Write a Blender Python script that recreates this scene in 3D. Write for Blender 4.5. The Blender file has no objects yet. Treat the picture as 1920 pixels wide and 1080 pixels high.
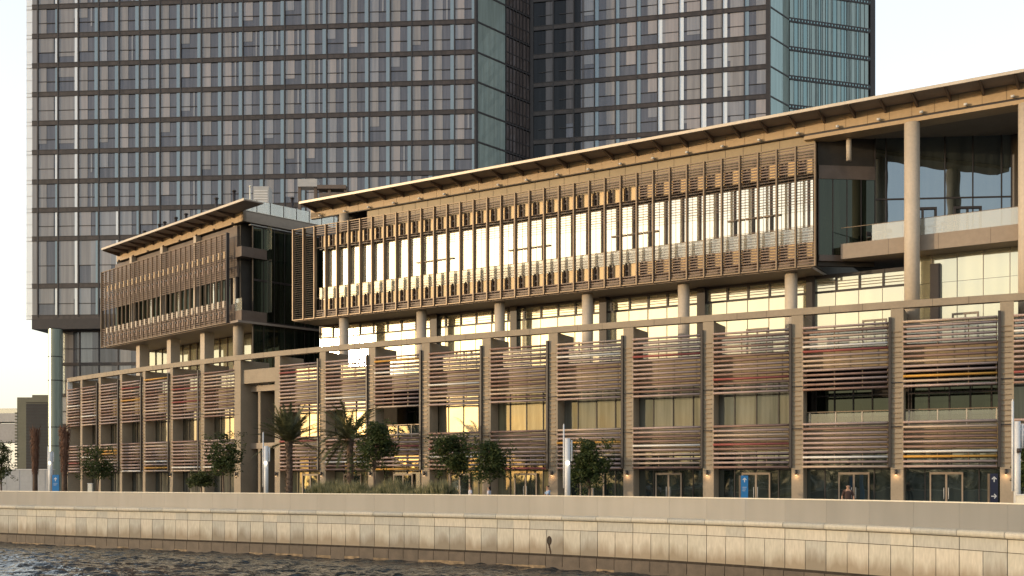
import bpy, bmesh, math, random
from math import radians, sin, cos, pi, atan2, sqrt, hypot
from mathutils import Vector, Matrix, noise
R = random.Random(7)
sc = bpy.context.scene
COL = sc.collection
EYE = 2.03      # eye height over the promenade (metres)
FP = 2000.0     # focal length in pixels of the 1920 wide photograph
HZ = 898.0      # horizon row

def X_at(px, d): return (px - 960.0) * d / FP
def Z_at(py, d): return EYE + (HZ - py) * d / FP

# ------------------------------------------------------------------ materials
def new_mat(name):
    m = bpy.data.materials.new(name); m.use_nodes = True
    nt = m.node_tree; nt.nodes.clear()
    out = nt.nodes.new('ShaderNodeOutputMaterial')
    return m, nt, out

def N(nt, typ, **kw):
    n = nt.nodes.new(typ)
    for k, v in kw.items():
        if k.startswith('i_'): n.inputs[int(k[2:])].default_value = v
        else: setattr(n, k, v)
    return n

def solid(name, c, rough=0.6, var=0.12, scale=1.5, metal=0.0, bump=0.0, streak=None, spec=0.4, fine=0.06):
    """base colour with two octaves of noise mottling"""
    m, nt, out = new_mat(name)
    b = N(nt, 'ShaderNodeBsdfPrincipled')
    b.inputs['Roughness'].default_value = rough; b.inputs['Metallic'].default_value = metal
    b.inputs['Specular IOR Level'].default_value = spec
    tc = N(nt, 'ShaderNodeTexCoord'); mp = N(nt, 'ShaderNodeMapping')
    if streak: mp.inputs['Scale'].default_value = streak
    nt.links.new(tc.outputs['Object'], mp.inputs['Vector'])
    n1 = N(nt, 'ShaderNodeTexNoise'); n1.inputs['Scale'].default_value = scale; n1.inputs['Detail'].default_value = 5
    n2 = N(nt, 'ShaderNodeTexNoise'); n2.inputs['Scale'].default_value = scale * 9; n2.inputs['Detail'].default_value = 3
    nt.links.new(mp.outputs[0], n1.inputs['Vector']); nt.links.new(mp.outputs[0], n2.inputs['Vector'])
    r1 = N(nt, 'ShaderNodeMapRange'); r1.inputs[1].default_value = .3; r1.inputs[2].default_value = .7
    r1.inputs[3].default_value = 1 - var; r1.inputs[4].default_value = 1 + var
    r2 = N(nt, 'ShaderNodeMapRange'); r2.inputs[1].default_value = .3; r2.inputs[2].default_value = .7
    r2.inputs[3].default_value = 1 - fine; r2.inputs[4].default_value = 1 + fine
    nt.links.new(n1.outputs[0], r1.inputs[0]); nt.links.new(n2.outputs[0], r2.inputs[0])
    mu = N(nt, 'ShaderNodeMath', operation='MULTIPLY')
    nt.links.new(r1.outputs[0], mu.inputs[0]); nt.links.new(r2.outputs[0], mu.inputs[1])
    vm = N(nt, 'ShaderNodeVectorMath', operation='SCALE'); vm.inputs[0].default_value = c
    nt.links.new(mu.outputs[0], vm.inputs['Scale']); nt.links.new(vm.outputs[0], b.inputs['Base Color'])
    if bump:
        bp = N(nt, 'ShaderNodeBump'); bp.inputs['Strength'].default_value = bump; bp.inputs['Distance'].default_value = .02
        nt.links.new(n2.outputs[0], bp.inputs['Height']); nt.links.new(bp.outputs[0], b.inputs['Normal'])
    nt.links.new(b.outputs[0], out.inputs[0])
    return m

def glass(name, body, refl, tint=(1, 1, 1), rough=0.02, fres=0.5, trans=0.0, curtain=0.0, wob=0.0, cscale=1.0, dust=0.0, fmax=.5):
    """coated facade glass: dark or curtained body under a mirror coat"""
    m, nt, out = new_mat(name)
    d = N(nt, 'ShaderNodeBsdfDiffuse'); d.inputs[0].default_value = (*body, 1)
    tc = N(nt, 'ShaderNodeTexCoord')
    if curtain:
        mp = N(nt, 'ShaderNodeMapping'); mp.inputs['Scale'].default_value = (2.2 * cscale, 2.2 * cscale, .12 * cscale)
        n1 = N(nt, 'ShaderNodeTexNoise'); n1.inputs['Scale'].default_value = 1.0; n1.inputs['Detail'].default_value = 4
        r1 = N(nt, 'ShaderNodeMapRange'); r1.inputs[1].default_value = .35; r1.inputs[2].default_value = .65
        r1.inputs[3].default_value = 1 - curtain; r1.inputs[4].default_value = 1 + curtain
        vm = N(nt, 'ShaderNodeVectorMath', operation='SCALE'); vm.inputs[0].default_value = body
        nt.links.new(tc.outputs['Object'], mp.inputs[0]); nt.links.new(mp.outputs[0], n1.inputs['Vector'])
        nt.links.new(n1.outputs[0], r1.inputs[0]); nt.links.new(r1.outputs[0], vm.inputs['Scale'])
        nt.links.new(vm.outputs[0], d.inputs[0])
    base = d.outputs[0]
    if trans:
        t = N(nt, 'ShaderNodeBsdfTransparent'); mx = N(nt, 'ShaderNodeMixShader'); mx.inputs[0].default_value = trans
        nt.links.new(d.outputs[0], mx.inputs[1]); nt.links.new(t.outputs[0], mx.inputs[2]); base = mx.outputs[0]
    g = N(nt, 'ShaderNodeBsdfGlossy'); g.inputs['Color'].default_value = (*tint, 1); g.inputs['Roughness'].default_value = rough
    if wob:
        nw = N(nt, 'ShaderNodeTexNoise'); nw.inputs['Scale'].default_value = .5; nw.inputs['Detail'].default_value = 1
        bp = N(nt, 'ShaderNodeBump'); bp.inputs['Strength'].default_value = 1; bp.inputs['Distance'].default_value = wob
        nt.links.new(tc.outputs['Object'], nw.inputs['Vector']); nt.links.new(nw.outputs[0], bp.inputs['Height'])
        nt.links.new(bp.outputs[0], g.inputs['Normal'])
    if dust:      # a film of dust on the pane spreads the mirrored sun
        g2 = N(nt, 'ShaderNodeBsdfGlossy'); g2.inputs['Color'].default_value = (*tint, 1); g2.inputs['Roughness'].default_value = .23
        mg = N(nt, 'ShaderNodeMixShader'); mg.inputs[0].default_value = dust
        nt.links.new(g.outputs[0], mg.inputs[1]); nt.links.new(g2.outputs[0], mg.inputs[2]); g = mg
    lw = N(nt, 'ShaderNodeLayerWeight'); lw.inputs[0].default_value = fres
    mr = N(nt, 'ShaderNodeMapRange'); mr.inputs[3].default_value = refl; mr.inputs[4].default_value = min(1, refl + fmax)
    nt.links.new(lw.outputs['Fresnel'], mr.inputs[0])
    mx2 = N(nt, 'ShaderNodeMixShader'); nt.links.new(mr.outputs[0], mx2.inputs[0])
    nt.links.new(base, mx2.inputs[1]); nt.links.new(g.outputs[0], mx2.inputs[2]); nt.links.new(mx2.outputs[0], out.inputs[0])
    return m

def emis(name, c, s):
    m, nt, out = new_mat(name)
    e = N(nt, 'ShaderNodeEmission'); e.inputs[0].default_value = (*c, 1); e.inputs[1].default_value = s
    nt.links.new(e.outputs[0], out.inputs[0]); return m

def leafmat(name, c1, c2, trans=.25):
    m, nt, out = new_mat(name)
    tc = N(nt, 'ShaderNodeTexCoord'); n1 = N(nt, 'ShaderNodeTexNoise'); n1.inputs['Scale'].default_value = 2.5; n1.inputs['Detail'].default_value = 5
    nt.links.new(tc.outputs['Object'], n1.inputs['Vector'])
    cr = N(nt, 'ShaderNodeValToRGB'); cr.color_ramp.elements[0].position = .35; cr.color_ramp.elements[1].position = .65
    cr.color_ramp.elements[0].color = (*c1, 1); cr.color_ramp.elements[1].color = (*c2, 1)
    nt.links.new(n1.outputs[0], cr.inputs[0])
    b = N(nt, 'ShaderNodeBsdfPrincipled'); b.inputs['Roughness'].default_value = .55; b.inputs['Specular IOR Level'].default_value = .25
    t = N(nt, 'ShaderNodeBsdfTranslucent'); mx = N(nt, 'ShaderNodeMixShader'); mx.inputs[0].default_value = trans
    nt.links.new(cr.outputs[0], b.inputs['Base Color']); nt.links.new(cr.outputs[0], t.inputs[0])
    nt.links.new(b.outputs[0], mx.inputs[1]); nt.links.new(t.outputs[0], mx.inputs[2]); nt.links.new(mx.outputs[0], out.inputs[0])
    return m

M = {}
M['stone'] = solid('beige_stone', (.29, .235, .17), .7, .10, .8, bump=.2)
M['stone_joint'] = solid('stone_joint', (.12, .095, .07), .8)
M['fascia'] = solid('fascia_panel', (.42, .30, .175), .5, .08, .5)
M['wallpanel'] = solid('olive_panel', (.30, .23, .135), .5, .08, .4)
M['gold'] = solid('gold_panel', (.72, .50, .25), .45, .08, .8)
M['soffit'] = solid('soffit', (.27, .22, .18), .7, .1, .5)
M['ceil'] = solid('ceiling_panel', (.22, .18, .14), .6, .06, .3)
M['roofedge'] = solid('roof_edge', (.50, .43, .34), .4, .05, .5, metal=.2)
M['bracket'] = solid('bracket_steel', (.13, .095, .075), .5)
M['ladder'] = solid('dark_bronze', (.075, .05, .038), .5)
M['dark'] = solid('dark_metal', (.035, .027, .025), .45)
M['void'] = solid('dark_interior', (.042, .036, .03), .8)
M['bronze'] = solid('bronze_fin', (.20, .145, .095), .42, .1, 1.0, metal=.25)
M['slatbrown'] = solid('brown_screen_slat', (.20, .135, .10), .5, .1, 1.0)
M['column'] = solid('column_concrete', (.47, .40, .32), .6, .05, .6)
M['slab'] = solid('slab_fascia', (.265, .21, .16), .5, .06, .4)
SL = [solid('slat_mauve', (.36, .275, .255), .42, .10, 2), solid('slat_beige', (.46, .36, .29), .42, .08, 2),
      solid('slat_brown', (.24, .155, .13), .45, .1, 2), solid('slat_maroon', (.26, .075, .07), .45, .1, 2),
      solid('slat_orange', (.52, .28, .06), .45, .1, 2), solid('slat_white', (.66, .64, .62), .4, .05, 2)]
M['g_terrace'] = glass('terrace_glass', (.20, .20, .14), .40, (1, .95, .76), .04, .5, curtain=.25, wob=.014, dust=.12)
M['g_box'] = glass('screened_glass', (.26, .24, .16), .55, (1, .97, .86), .05, .5, curtain=.2, wob=.012, dust=.12)
M['g_podium'] = glass('shopfront_glass', (.06, .058, .045), .22, (1, .95, .82), .03, .5, curtain=.5, wob=.03, dust=.1)
M['g_ground'] = glass('ground_glass', (.022, .028, .026), .16, (.85, .95, .9), .03, .4, curtain=.4, wob=.02)
M['g_olive'] = glass('curtained_olive_glass', (.17, .155, .095), .08, (1, .95, .8), .03, .15, curtain=.5, wob=.02)
M['g_curtain'] = glass('curtained_grey_glass', (.10, .098, .082), .05, (.9, .95, .85), .03, .12, curtain=.5, wob=.02)
M['g_rail2'] = glass('clear_rail_glass', (.10, .12, .11), .10, (1, 1, .95), .05, .3, trans=.65)
M['g_dark'] = glass('dark_glass', (.012, .016, .011), .035, (.8, .9, .75), .02, .3, curtain=.6)
M['g_blue'] = glass('curtain_wall_glass', (.03, .034, .03), .24, (.72, .88, 1), .015, .3, curtain=.6, wob=.02)
M['g_rail'] = glass('balustrade_glass', (.46, .44, .36), .12, (1, 1, .95), .05, .4, trans=.5)
M['g_quay'] = glass('parapet_glass', (.285, .28, .265), .02, (1, .97, .92), .35, .2, fmax=.06, trans=.26, curtain=.06, cscale=.4)
M['t_frame'] = solid('tower_frame', (.030, .026, .028), .5)
M['t_band'] = solid('tower_spandrel', (.045, .036, .035), .45, .35, 1.6, streak=(1, 1, .2))
M['t_blind1'] = glass('tower_blind', (.20, .185, .18), .06, (.85, .85, .87), .05, .3, curtain=.16)
M['t_blind2'] = glass('tower_blind_warm', (.25, .215, .20), .08, (.8, .85, .9), .05, .3, curtain=.12)
M['t_blind3'] = glass('tower_blind_grey', (.19, .18, .185), .08, (.8, .85, .9), .05, .3, curtain=.16)
M['t_grey'] = glass('tower_grey_glass', (.062, .060, .068), .07, (.78, .78, .84), .04, .3, curtain=.3)
M['t_blue'] = glass('tower_blue_glass', (.125, .158, .175), .12, (.75, .9, 1), .04, .3, curtain=.12)
M['t_white'] = glass('tower_white_glass', (.55, .56, .56), .2, (1, 1, 1), .04, .3, curtain=.1)
M['t_black_refl'] = glass('tower_black_reflection', (.012, .012, .014), .02, (.7, .75, .8), .04, .1, curtain=.4)  # near-black colour paints in the left tower's reflection
M['t_teal'] = glass('tower_teal_glass', (.235, .28, .265), .10, (.7, .9, .88), .04, .4, curtain=.14)
M['t_teald'] = glass('tower_dark_teal_glass', (.055, .078, .077), .22, (.6, .85, .85), .04, .4, curtain=.3)
M['t_blind_refl'] = glass('tower_blind_reflection', (.10, .09, .088), .03, (.8, .8, .85), .05, .2, curtain=.2)  # blind darkened in colour for the left tower's reflection
M['t_fin'] = glass('tower_side_glass', (.85, .85, .85), .1, (1, 1, 1), .1, .4, trans=.35)
M['t_lattice'] = glass('tower_lattice_glass', (.085, .066, .060), .10, (.8, .8, .9), .05, .3, curtain=.35)
M['palegreen'] = glass('pale_green_glass', (.20, .225, .185), .04, (.9, 1, .9), .35, .3, curtain=.1)
M['white'] = solid('white_paint', (.66, .64, .62), .45, .04, 1)
M['offwhite'] = solid('cream_render', (.72, .67, .56), .6, .05, 1)
M['greywall'] = solid('grey_render', (.42, .41, .40), .7, .06, .3)
M['olivewall'] = solid('olive_cladding', (.17, .165, .12), .7, .06, .3)
M['darkpanel'] = solid('dark_grille', (.05, .05, .05), .7, .1, .5)
M['bridge'] = solid('bridge_concrete', (.34, .33, .33), .7, .08, .3)
M['pole'] = solid('pole_white', (.60, .60, .60), .35, .04, 1)
M['blue'] = solid('sign_blue', (.02, .17, .42), .4, .04, 1)
M['navy'] = solid('sign_navy', (.012, .014, .04), .35, .04, 1)
M['lampglow'] = emis('lamp_glow', (1, .86, .6), 6)
M['warmglow'] = emis('wall_lamp_glow', (1, .62, .3), 5)
M['bark'] = solid('bark', (.13, .095, .07), .9, .25, 3, bump=.6)
M['palmbark'] = solid('palm_bark', (.12, .082, .06), .9, .3, 4, bump=.8)
M['deadfrond'] = solid('dead_frond', (.14, .072, .045), .9, .3, 3, bump=.5, streak=(1, 1, .2))
M['leaf'] = leafmat('leaf', (.022, .038, .012), (.085, .105, .032), .34)
M['leaf2'] = leafmat('leaf_olive', (.03, .042, .014), (.095, .11, .035))
M['palm'] = leafmat('palm_leaf', (.05, .055, .026), (.16, .155, .07), .35)
M['grass'] = leafmat('ornamental_grass', (.12, .13, .06), (.42, .38, .22), .35)
M['shore'] = leafmat('far_trees', (.02, .03, .012), (.06, .07, .03), .1)
M['shorebld'] = solid('far_buildings', (.22, .19, .16), .8, .2, .05)
M['skin'] = solid('skin', (.36, .21, .14), .55, .04, 4)
M['hair'] = solid('hair', (.012, .010, .009), .5)
M['shirt_white'] = solid('white_shirt', (.48, .48, .54), .8, .04, 4)
M['shirt_blue'] = solid('pale_blue_shirt', (.26, .36, .52), .8, .04, 4)
M['shirt_maroon'] = solid('dark_shirt', (.045, .025, .022), .8, .1, 4)
M['trousers'] = solid('dark_trousers', (.03, .03, .04), .8, .1, 4)
M['pave'] = solid('promenade_paving', (.25, .235, .205), .75, .08, .4)
M['rust'] = solid('rusty_iron', (.05, .028, .018), .9, .4, 8, bump=.6)
M['carw'] = solid('white_table_top', (.6, .62, .62), .3)

def quaymat(name, c, damp):
    """pale quay stone with a brown tide stain whose ragged edge follows a noise line"""
    m, nt, out = new_mat(name)
    b = N(nt, 'ShaderNodeBsdfPrincipled'); b.inputs['Roughness'].default_value = .75; b.inputs['Specular IOR Level'].default_value = .3
    tc = N(nt, 'ShaderNodeTexCoord'); mp = N(nt, 'ShaderNodeMapping'); mp.inputs['Scale'].default_value = (1.4, 1.4, .35)
    nt.links.new(tc.outputs['Object'], mp.inputs[0])
    n1 = N(nt, 'ShaderNodeTexNoise'); n1.inputs['Scale'].default_value = 1.2; n1.inputs['Detail'].default_value = 7
    nt.links.new(mp.outputs[0], n1.inputs['Vector'])
    n2 = N(nt, 'ShaderNodeTexNoise'); n2.inputs['Scale'].default_value = 7; n2.inputs['Detail'].default_value = 5
    nt.links.new(mp.outputs[0], n2.inputs['Vector'])
    sx = N(nt, 'ShaderNodeSeparateXYZ'); nt.links.new(tc.outputs['Object'], sx.inputs[0])
    ad = N(nt, 'ShaderNodeMath', operation='MULTIPLY_ADD'); ad.inputs[1].default_value = -1.3
    nt.links.new(n1.outputs[0], ad.inputs[0]); nt.links.new(sx.outputs[2], ad.inputs[2])
    mr = N(nt, 'ShaderNodeMapRange'); mr.inputs[1].default_value = damp - .30; mr.inputs[2].default_value = damp + .35
    mr.inputs[3].default_value = 1; mr.inputs[4].default_value = 0
    nt.links.new(ad.outputs[0], mr.inputs[0])
    r2 = N(nt, 'ShaderNodeMapRange'); r2.inputs[1].default_value = .3; r2.inputs[2].default_value = .7; r2.inputs[3].default_value = .88; r2.inputs[4].default_value = 1.1
    nt.links.new(n2.outputs[0], r2.inputs[0])
    vm = N(nt, 'ShaderNodeVectorMath', operation='SCALE'); vm.inputs[0].default_value = c
    nt.links.new(r2.outputs[0], vm.inputs['Scale'])
    mx = N(nt, 'ShaderNodeMix', data_type='RGBA'); mx.inputs[7].default_value = (c[0] * .52, c[1] * .45, c[2] * .38, 1)
    ml = N(nt, 'ShaderNodeMath', operation='MULTIPLY'); ml.inputs[1].default_value = .9
    nt.links.new(mr.outputs[0], ml.inputs[0]); nt.links.new(ml.outputs[0], mx.inputs[0])
    nt.links.new(vm.outputs[0], mx.inputs[6]); nt.links.new(mx.outputs[2], b.inputs['Base Color'])
    nt.links.new(b.outputs[0], out.inputs[0]); return m
QS = [quaymat('quay_stone', (.47, .44, .37), -2.35), quaymat('quay_stone_warm', (.50, .46, .385), -2.3), quaymat('quay_stone_grey', (.40, .385, .34), -2.2)]
M['quaydark'] = solid('tidal_stone', (.075, .056, .042), .6, .3, 1.5, bump=.4)
M['quayjoint'] = solid('quay_joint', (.09, .075, .055), .9)
M['quayweed'] = solid('tide_line', (.035, .026, .018), .9, .4, 3)
M['salt'] = solid('salt_line', (.20, .14, .08), .7, .5, 3)

def watermat():
    m, nt, out = new_mat('harbour_water')
    b = N(nt, 'ShaderNodeBsdfPrincipled'); b.inputs['Base Color'].default_value = (.018, .026, .030, 1)
    b.inputs['Roughness'].default_value = .04; b.inputs['IOR'].default_value = 1.33
    tc = N(nt, 'ShaderNodeTexCoord')
    mp = N(nt, 'ShaderNodeMapping'); mp.inputs['Rotation'].default_value = (0, 0, radians(-20)); mp.inputs['Scale'].default_value = (.8, 1.0, 1)
    nt.links.new(tc.outputs['Object'], mp.inputs[0])
    n1 = N(nt, 'ShaderNodeTexNoise'); n1.inputs['Scale'].default_value = 1.5; n1.inputs['Detail'].default_value = 3; n1.inputs['Distortion'].default_value = .6
    n2 = N(nt, 'ShaderNodeTexNoise'); n2.inputs['Scale'].default_value = .35; n2.inputs['Detail'].default_value = 2
    nt.links.new(mp.outputs[0], n1.inputs['Vector']); nt.links.new(mp.outputs[0], n2.inputs['Vector'])
    ad = N(nt, 'ShaderNodeMath', operation='MULTIPLY_ADD'); ad.inputs[1].default_value = 1.5
    nt.links.new(n2.outputs[0], ad.inputs[0]); nt.links.new(n1.outputs[0], ad.inputs[2])
    bp = N(nt, 'ShaderNodeBump'); bp.inputs['Strength'].default_value = 1; bp.inputs['Distance'].default_value = .22
    nt.links.new(ad.outputs[0], bp.inputs['Height']); nt.links.new(bp.outputs[0], b.inputs['Normal'])
    nt.links.new(b.outputs[0], out.inputs[0]); return m
M['water'] = watermat()

# ------------------------------------------------------------------ mesh helpers
class Frame:
    """u along tangent, v outward, z up"""
    def __init__(s, p0, p1, origin=None):
        dx, dy = p1[0] - p0[0], p1[1] - p0[1]; s.L = hypot(dx, dy)
        s.t = (dx / s.L, dy / s.L); s.n = (s.t[1], -s.t[0])
        s.o = origin or p0
    def P(s, u, v, z): return (s.o[0] + s.t[0] * u + s.n[0] * v, s.o[1] + s.t[1] * u + s.n[1] * v, z)
    def U(s, px, v=0.0):
        """u where the plane at offset v is seen at column px of the photograph"""
        r = (px - 960.0) / FP; ox, oy = s.o[0] + s.n[0] * v, s.o[1] + s.n[1] * v
        return (r * oy - ox) / (s.t[0] - r * s.t[1])
WORLD = Frame((0, 0), (1, 0))

class MB:
    def __init__(s): s.v = []; s.f = []; s.m = []; s.mats = []; s.sm = []
    def mi(s, m):
        if m not in s.mats: s.mats.append(m)
        return s.mats.index(m)
    def face(s, pts, m, smooth=False):
        i = len(s.v); s.v += pts; s.f.append(tuple(range(i, i + len(pts)))); s.m.append(s.mi(m)); s.sm.append(smooth)
    def box(s, F, u0, u1, v0, v1, z0, z1, m):
        if F is WORLD: v0, v1 = -v1, -v0      # in the WORLD frame v is given as y
        i = len(s.v)
        for z in (z0, z1):
            for (u, v) in ((u0, v1), (u1, v1), (u1, v0), (u0, v0)): s.v.append(F.P(u, v, z))
        k = s.mi(m)
        for q in ((0, 1, 5, 4), (1, 2, 6, 5), (2, 3, 7, 6), (3, 0, 4, 7), (4, 5, 6, 7), (3, 2, 1, 0)):
            s.f.append(tuple(i + a for a in q)); s.m.append(k); s.sm.append(False)
        return s
    def pane(s, F, u0, u1, v, z0, z1, m, tilt=0.0):
        a, b, c = (R.uniform(-tilt, tilt) for _ in range(3))
        s.face([F.P(u0, v + a, z0), F.P(u1, v + b, z0), F.P(u1, v + b + c, z1), F.P(u0, v + a + c, z1)], m)
        return s
    def tube(s, pts, r, m, n=8, smooth=True, cap=True, sz=1.0):
        """tube through 3D points; r number or list; sz squashes"""
        rings = []; k = s.mi(m)
        for j, p in enumerate(pts):
            p = Vector(p); a = Vector(pts[max(0, j - 1)]); b = Vector(pts[min(len(pts) - 1, j + 1)])
            d = (b - a).normalized(); up = Vector((0, 0, 1)) if abs(d.z) < .9 else Vector((1, 0, 0))
            x = d.cross(up).normalized(); y = x.cross(d)
            rr = r[j] if isinstance(r, (list, tuple)) else r
            i = len(s.v)
            for q in range(n):
                an = 2 * pi * q / n + pi / n; s.v.append(tuple(p + x * rr * cos(an) + y * rr * sz * sin(an)))
            rings.append(i)
        for a, b in zip(rings, rings[1:]):
            for q in range(n):
                s.f.append((a + q, a + (q + 1) % n, b + (q + 1) % n, b + q)); s.m.append(k); s.sm.append(smooth)
        if cap:
            s.f.append(tuple(rings[0] + q for q in reversed(range(n)))); s.m.append(k); s.sm.append(False)
            s.f.append(tuple(rings[-1] + q for q in range(n))); s.m.append(k); s.sm.append(False)
        return s
    def prism(s, poly, z0, z1, m):
        n = len(poly)
        ar = sum(poly[i][0] * poly[(i + 1) % n][1] - poly[(i + 1) % n][0] * poly[i][1] for i in range(n))
        if ar < 0: poly = poly[::-1]
        s.face([(x, y, z1) for x, y in poly], m); s.face([(x, y, z0) for x, y in poly[::-1]], m)
        for i in range(n):
            a, b = poly[i], poly[(i + 1) % n]; s.face([(a[0], a[1], z0), (b[0], b[1], z0), (b[0], b[1], z1), (a[0], a[1], z1)], m)
        return s
    def build(s, name, parent=None, **props):
        root = parent
        while root is not None and root.parent is not None: root = root.parent
        o = Vector(root.location) if root is not None else Vector((0, 0, 0))
        loc = props.pop('loc', None)
        if loc is not None: o = Vector(loc)
        me = bpy.data.meshes.new(name)
        me.from_pydata([tuple(Vector(p) - o) for p in s.v], [], s.f); me.update()
        for m in s.mats: me.materials.append(m)
        me.polygons.foreach_set('material_index', s.m); me.polygons.foreach_set('use_smooth', s.sm)
        ob = bpy.data.objects.new(name, me); COL.objects.link(ob)
        if parent is not None: ob.parent = parent
        else: ob.location = o
        for k, v in props.items(): ob[k] = v
        return ob

def thing(name, label, cat, loc, group=None):
    o = bpy.data.objects.new(name, None); COL.objects.link(o); o.location = loc; o.empty_display_size = .5
    o['label'] = label; o['category'] = cat
    if group: o['group'] = group
    return o
def tag(o, label, cat, group=None):
    o['label'] = label; o['category'] = cat
    if group: o['group'] = group
    return o
def copy_tree(o, parent=None):
    c = o.copy(); COL.objects.link(c)
    if parent is not None: c.parent = parent
    for ch in list(o.children): copy_tree(ch, c)
    return c

# ------------------------------------------------------------------ setting: water, quay, promenade, ground
def quay_pt(px):
    t = px / 1000.0
    h = ((5.509180 * t - 6.875051) * t + 19.909427) * t + 48.68904
    d = EYE * FP / h
    return (X_at(px, d), d)
qp = [quay_pt(x) for x in range(-100, 2201, 20)]
a, b = qp[0], qp[1]; qp.insert(0, (a[0] + (a[0] - b[0]) * 60, a[1] + (a[1] - b[1]) * 60))
a, b = qp[-1], qp[-2]; qp.append((a[0] + (a[0] - b[0]) * 25, a[1] + (a[1] - b[1]) * 25))
cum = [0]
for p, q in zip(qp, qp[1:]): cum.append(cum[-1] + hypot(q[0] - p[0], q[1] - p[1]))
def quay_s(s):
    s = max(0, min(cum[-1] - 1e-4, s))
    for i in range(len(cum) - 1):
        if cum[i + 1] >= s:
            k = (s - cum[i]) / (cum[i + 1] - cum[i]); return (qp[i][0] + (qp[i + 1][0] - qp[i][0]) * k, qp[i][1] + (qp[i + 1][1] - qp[i][1]) * k)
s0 = cum[1] - 22; s1 = cum[-2] + 3
STEP = 1.12
ns = int((s1 - s0) / STEP)
pts = [quay_s(s0 + i * STEP) for i in range(ns + 1)]

mb = MB()
wx0, wx1, wy0, wy1, wst = -52.0, 30.0, 36.0, 92.0, .22
nx = int((wx1 - wx0) / wst); ny = int((wy1 - wy0) / wst); k = mb.mi(M['water'])
for j in range(ny + 1):
    for i in range(nx + 1):
        x = wx0 + i * wst; y = wy0 + j * wst
        e_ = min(1, min(i, nx - i, j, ny - j) / 12.0)
        z = noise.noise(Vector((x * .55, y * .75, 0))) * .13 + noise.noise(Vector((x * .2, y * .25, 7))) * .12 + noise.noise(Vector((x * 1.5, y * 1.9, 4))) * .11 + noise.noise(Vector((x * 3.1, y * 3.6, 9))) * .05
        mb.v.append((x, y, -2.95 + z * e_))
for j in range(ny):
    for i in range(nx):
        q = j * (nx + 1) + i; mb.f.append((q, q + 1, q + nx + 2, q + nx + 1)); mb.m.append(k); mb.sm.append(True)
X1, Y1 = wx0 + nx * wst, wy0 + ny * wst
for (a0, b0, a1, b1) in ((-3000, -900, 3000, wy0), (-3000, Y1, 3000, 3000), (-3000, wy0, wx0, Y1), (X1, wy0, 3000, Y1)):
    mb.face([(a0, b0, -2.95), (a1, b0, -2.95), (a1, b1, -2.95), (a0, b1, -2.95)], M['water'])
mb.build('water', kind='structure')

mb = MB()
gp = [(p[0] + .3 * 0, p[1] + .28) for p in qp]
mb.prism(gp + [(2500, gp[-1][1] - 20), (2500, 2800), (-2500, 2800), (-2500, gp[0][1] + 20)], -3.6, -0.02, M['pave'])
mb.build('promenade', kind='structure')

# quay wall: cap, two courses of facing panels, tidal plinth
g = .017
mb = MB()
quay_frames = []
for i in range(ns):
    F = Frame(pts[i], pts[i + 1]); L = F.L; quay_frames.append(F)
    mb.box(F, 0, L, -.35, -.03, -3.3, -.14, M['quayjoint'])
    # rounded cap stones two panels long
    q0, q1 = (g, L) if i % 2 == 0 else (0, L - g)
    prof = [(-.33, 0.0), (.05, 0.0), (.13, -.02), (.185, -.07), (.20, -.14), (.185, -.21), (.14, -.26), (.06, -.28), (-.33, -.28)]
    m = QS[(i // 2 * 7 + 3) % 3]
    A = [F.P(q0, v, z) for v, z in prof]; B = [F.P(q1, v, z) for v, z in prof]
    for j in range(len(prof) - 1): mb.face([A[j + 1], B[j + 1], B[j], A[j]], m, True)
    mb.face(A, m); mb.face(B[::-1], m)
    # upper course
    m = R.choice(QS); mb.box(F, q0, q1, -.03, .012 if i % 2 else .012, -.80, -.31, m)
    # lower course, one panel each
    m = R.choice(QS); mb.box(F, g, L - g, -.03, R.uniform(.018, .028), -2.17, -.83, m)
    # tide line and plinth
    mb.box(F, 0, L, -.03, .07, -2.28, -2.175, M['quayweed'])
    mb.box(F, g, L - g, -.03, .12, -2.86, -2.285, M['quaydark'])
    zz = R.uniform(-2.86, -2.82)
    mb.box(F, 0, L, .05, .135, -3.2, zz, M['salt'] if R.random() < .4 else M['quaydark'])
quay = thing('quay_wall', 'curved pale stone quay wall with rounded cap above the water', 'quay wall', (0, 60, 0))
mb.build('wall', quay)
# outlet in the wall
def quay_at(px):
    r = (px - 960) / FP
    for F in quay_frames:
        u = F.U(px, .02)
        if 0 <= u <= F.L: return F, u
F, u = quay_at(1030)
mb = MB(); k = 20
ring = [F.P(u + .16 * cos(2 * pi * q / k), .035, -1.42 + .26 * sin(2 * pi * q / k)) for q in range(k)]
for q in range(k):
    a1 = 2 * pi * q / k; a2 = 2 * pi * (q + 1) / k
    o1 = [F.P(u + .16 * cos(a), .035, -1.42 + .26 * sin(a)) for a in (a1, a2)]; o2 = [F.P(u + .11 * cos(a), .06, -1.42 + .20 * sin(a)) for a in (a1, a2)]
    o3 = [F.P(u + .10 * cos(a), -.02, -1.42 + .19 * sin(a)) for a in (a1, a2)]
    mb.face([o1[0], o1[1], o2[1], o2[0]], M['rust']); mb.face([o2[0], o2[1], o3[1], o3[0]], M['rust'])
mb.face([F.P(u + .13 * cos(2 * pi * q / k), .032, -1.42 + .22 * sin(2 * pi * q / k)) for q in range(k)], M['void'])
for j in range(6):
    mb.box(F, u - .03 + R.uniform(-.03, .03) + j * .02, u + .03 + j * .02, .02, .034, -1.74 - j * .1, -1.60 - j * .08, M['rust'])
mb.build('outlet', quay, label='rusty oval outlet staining the stone')

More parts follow.
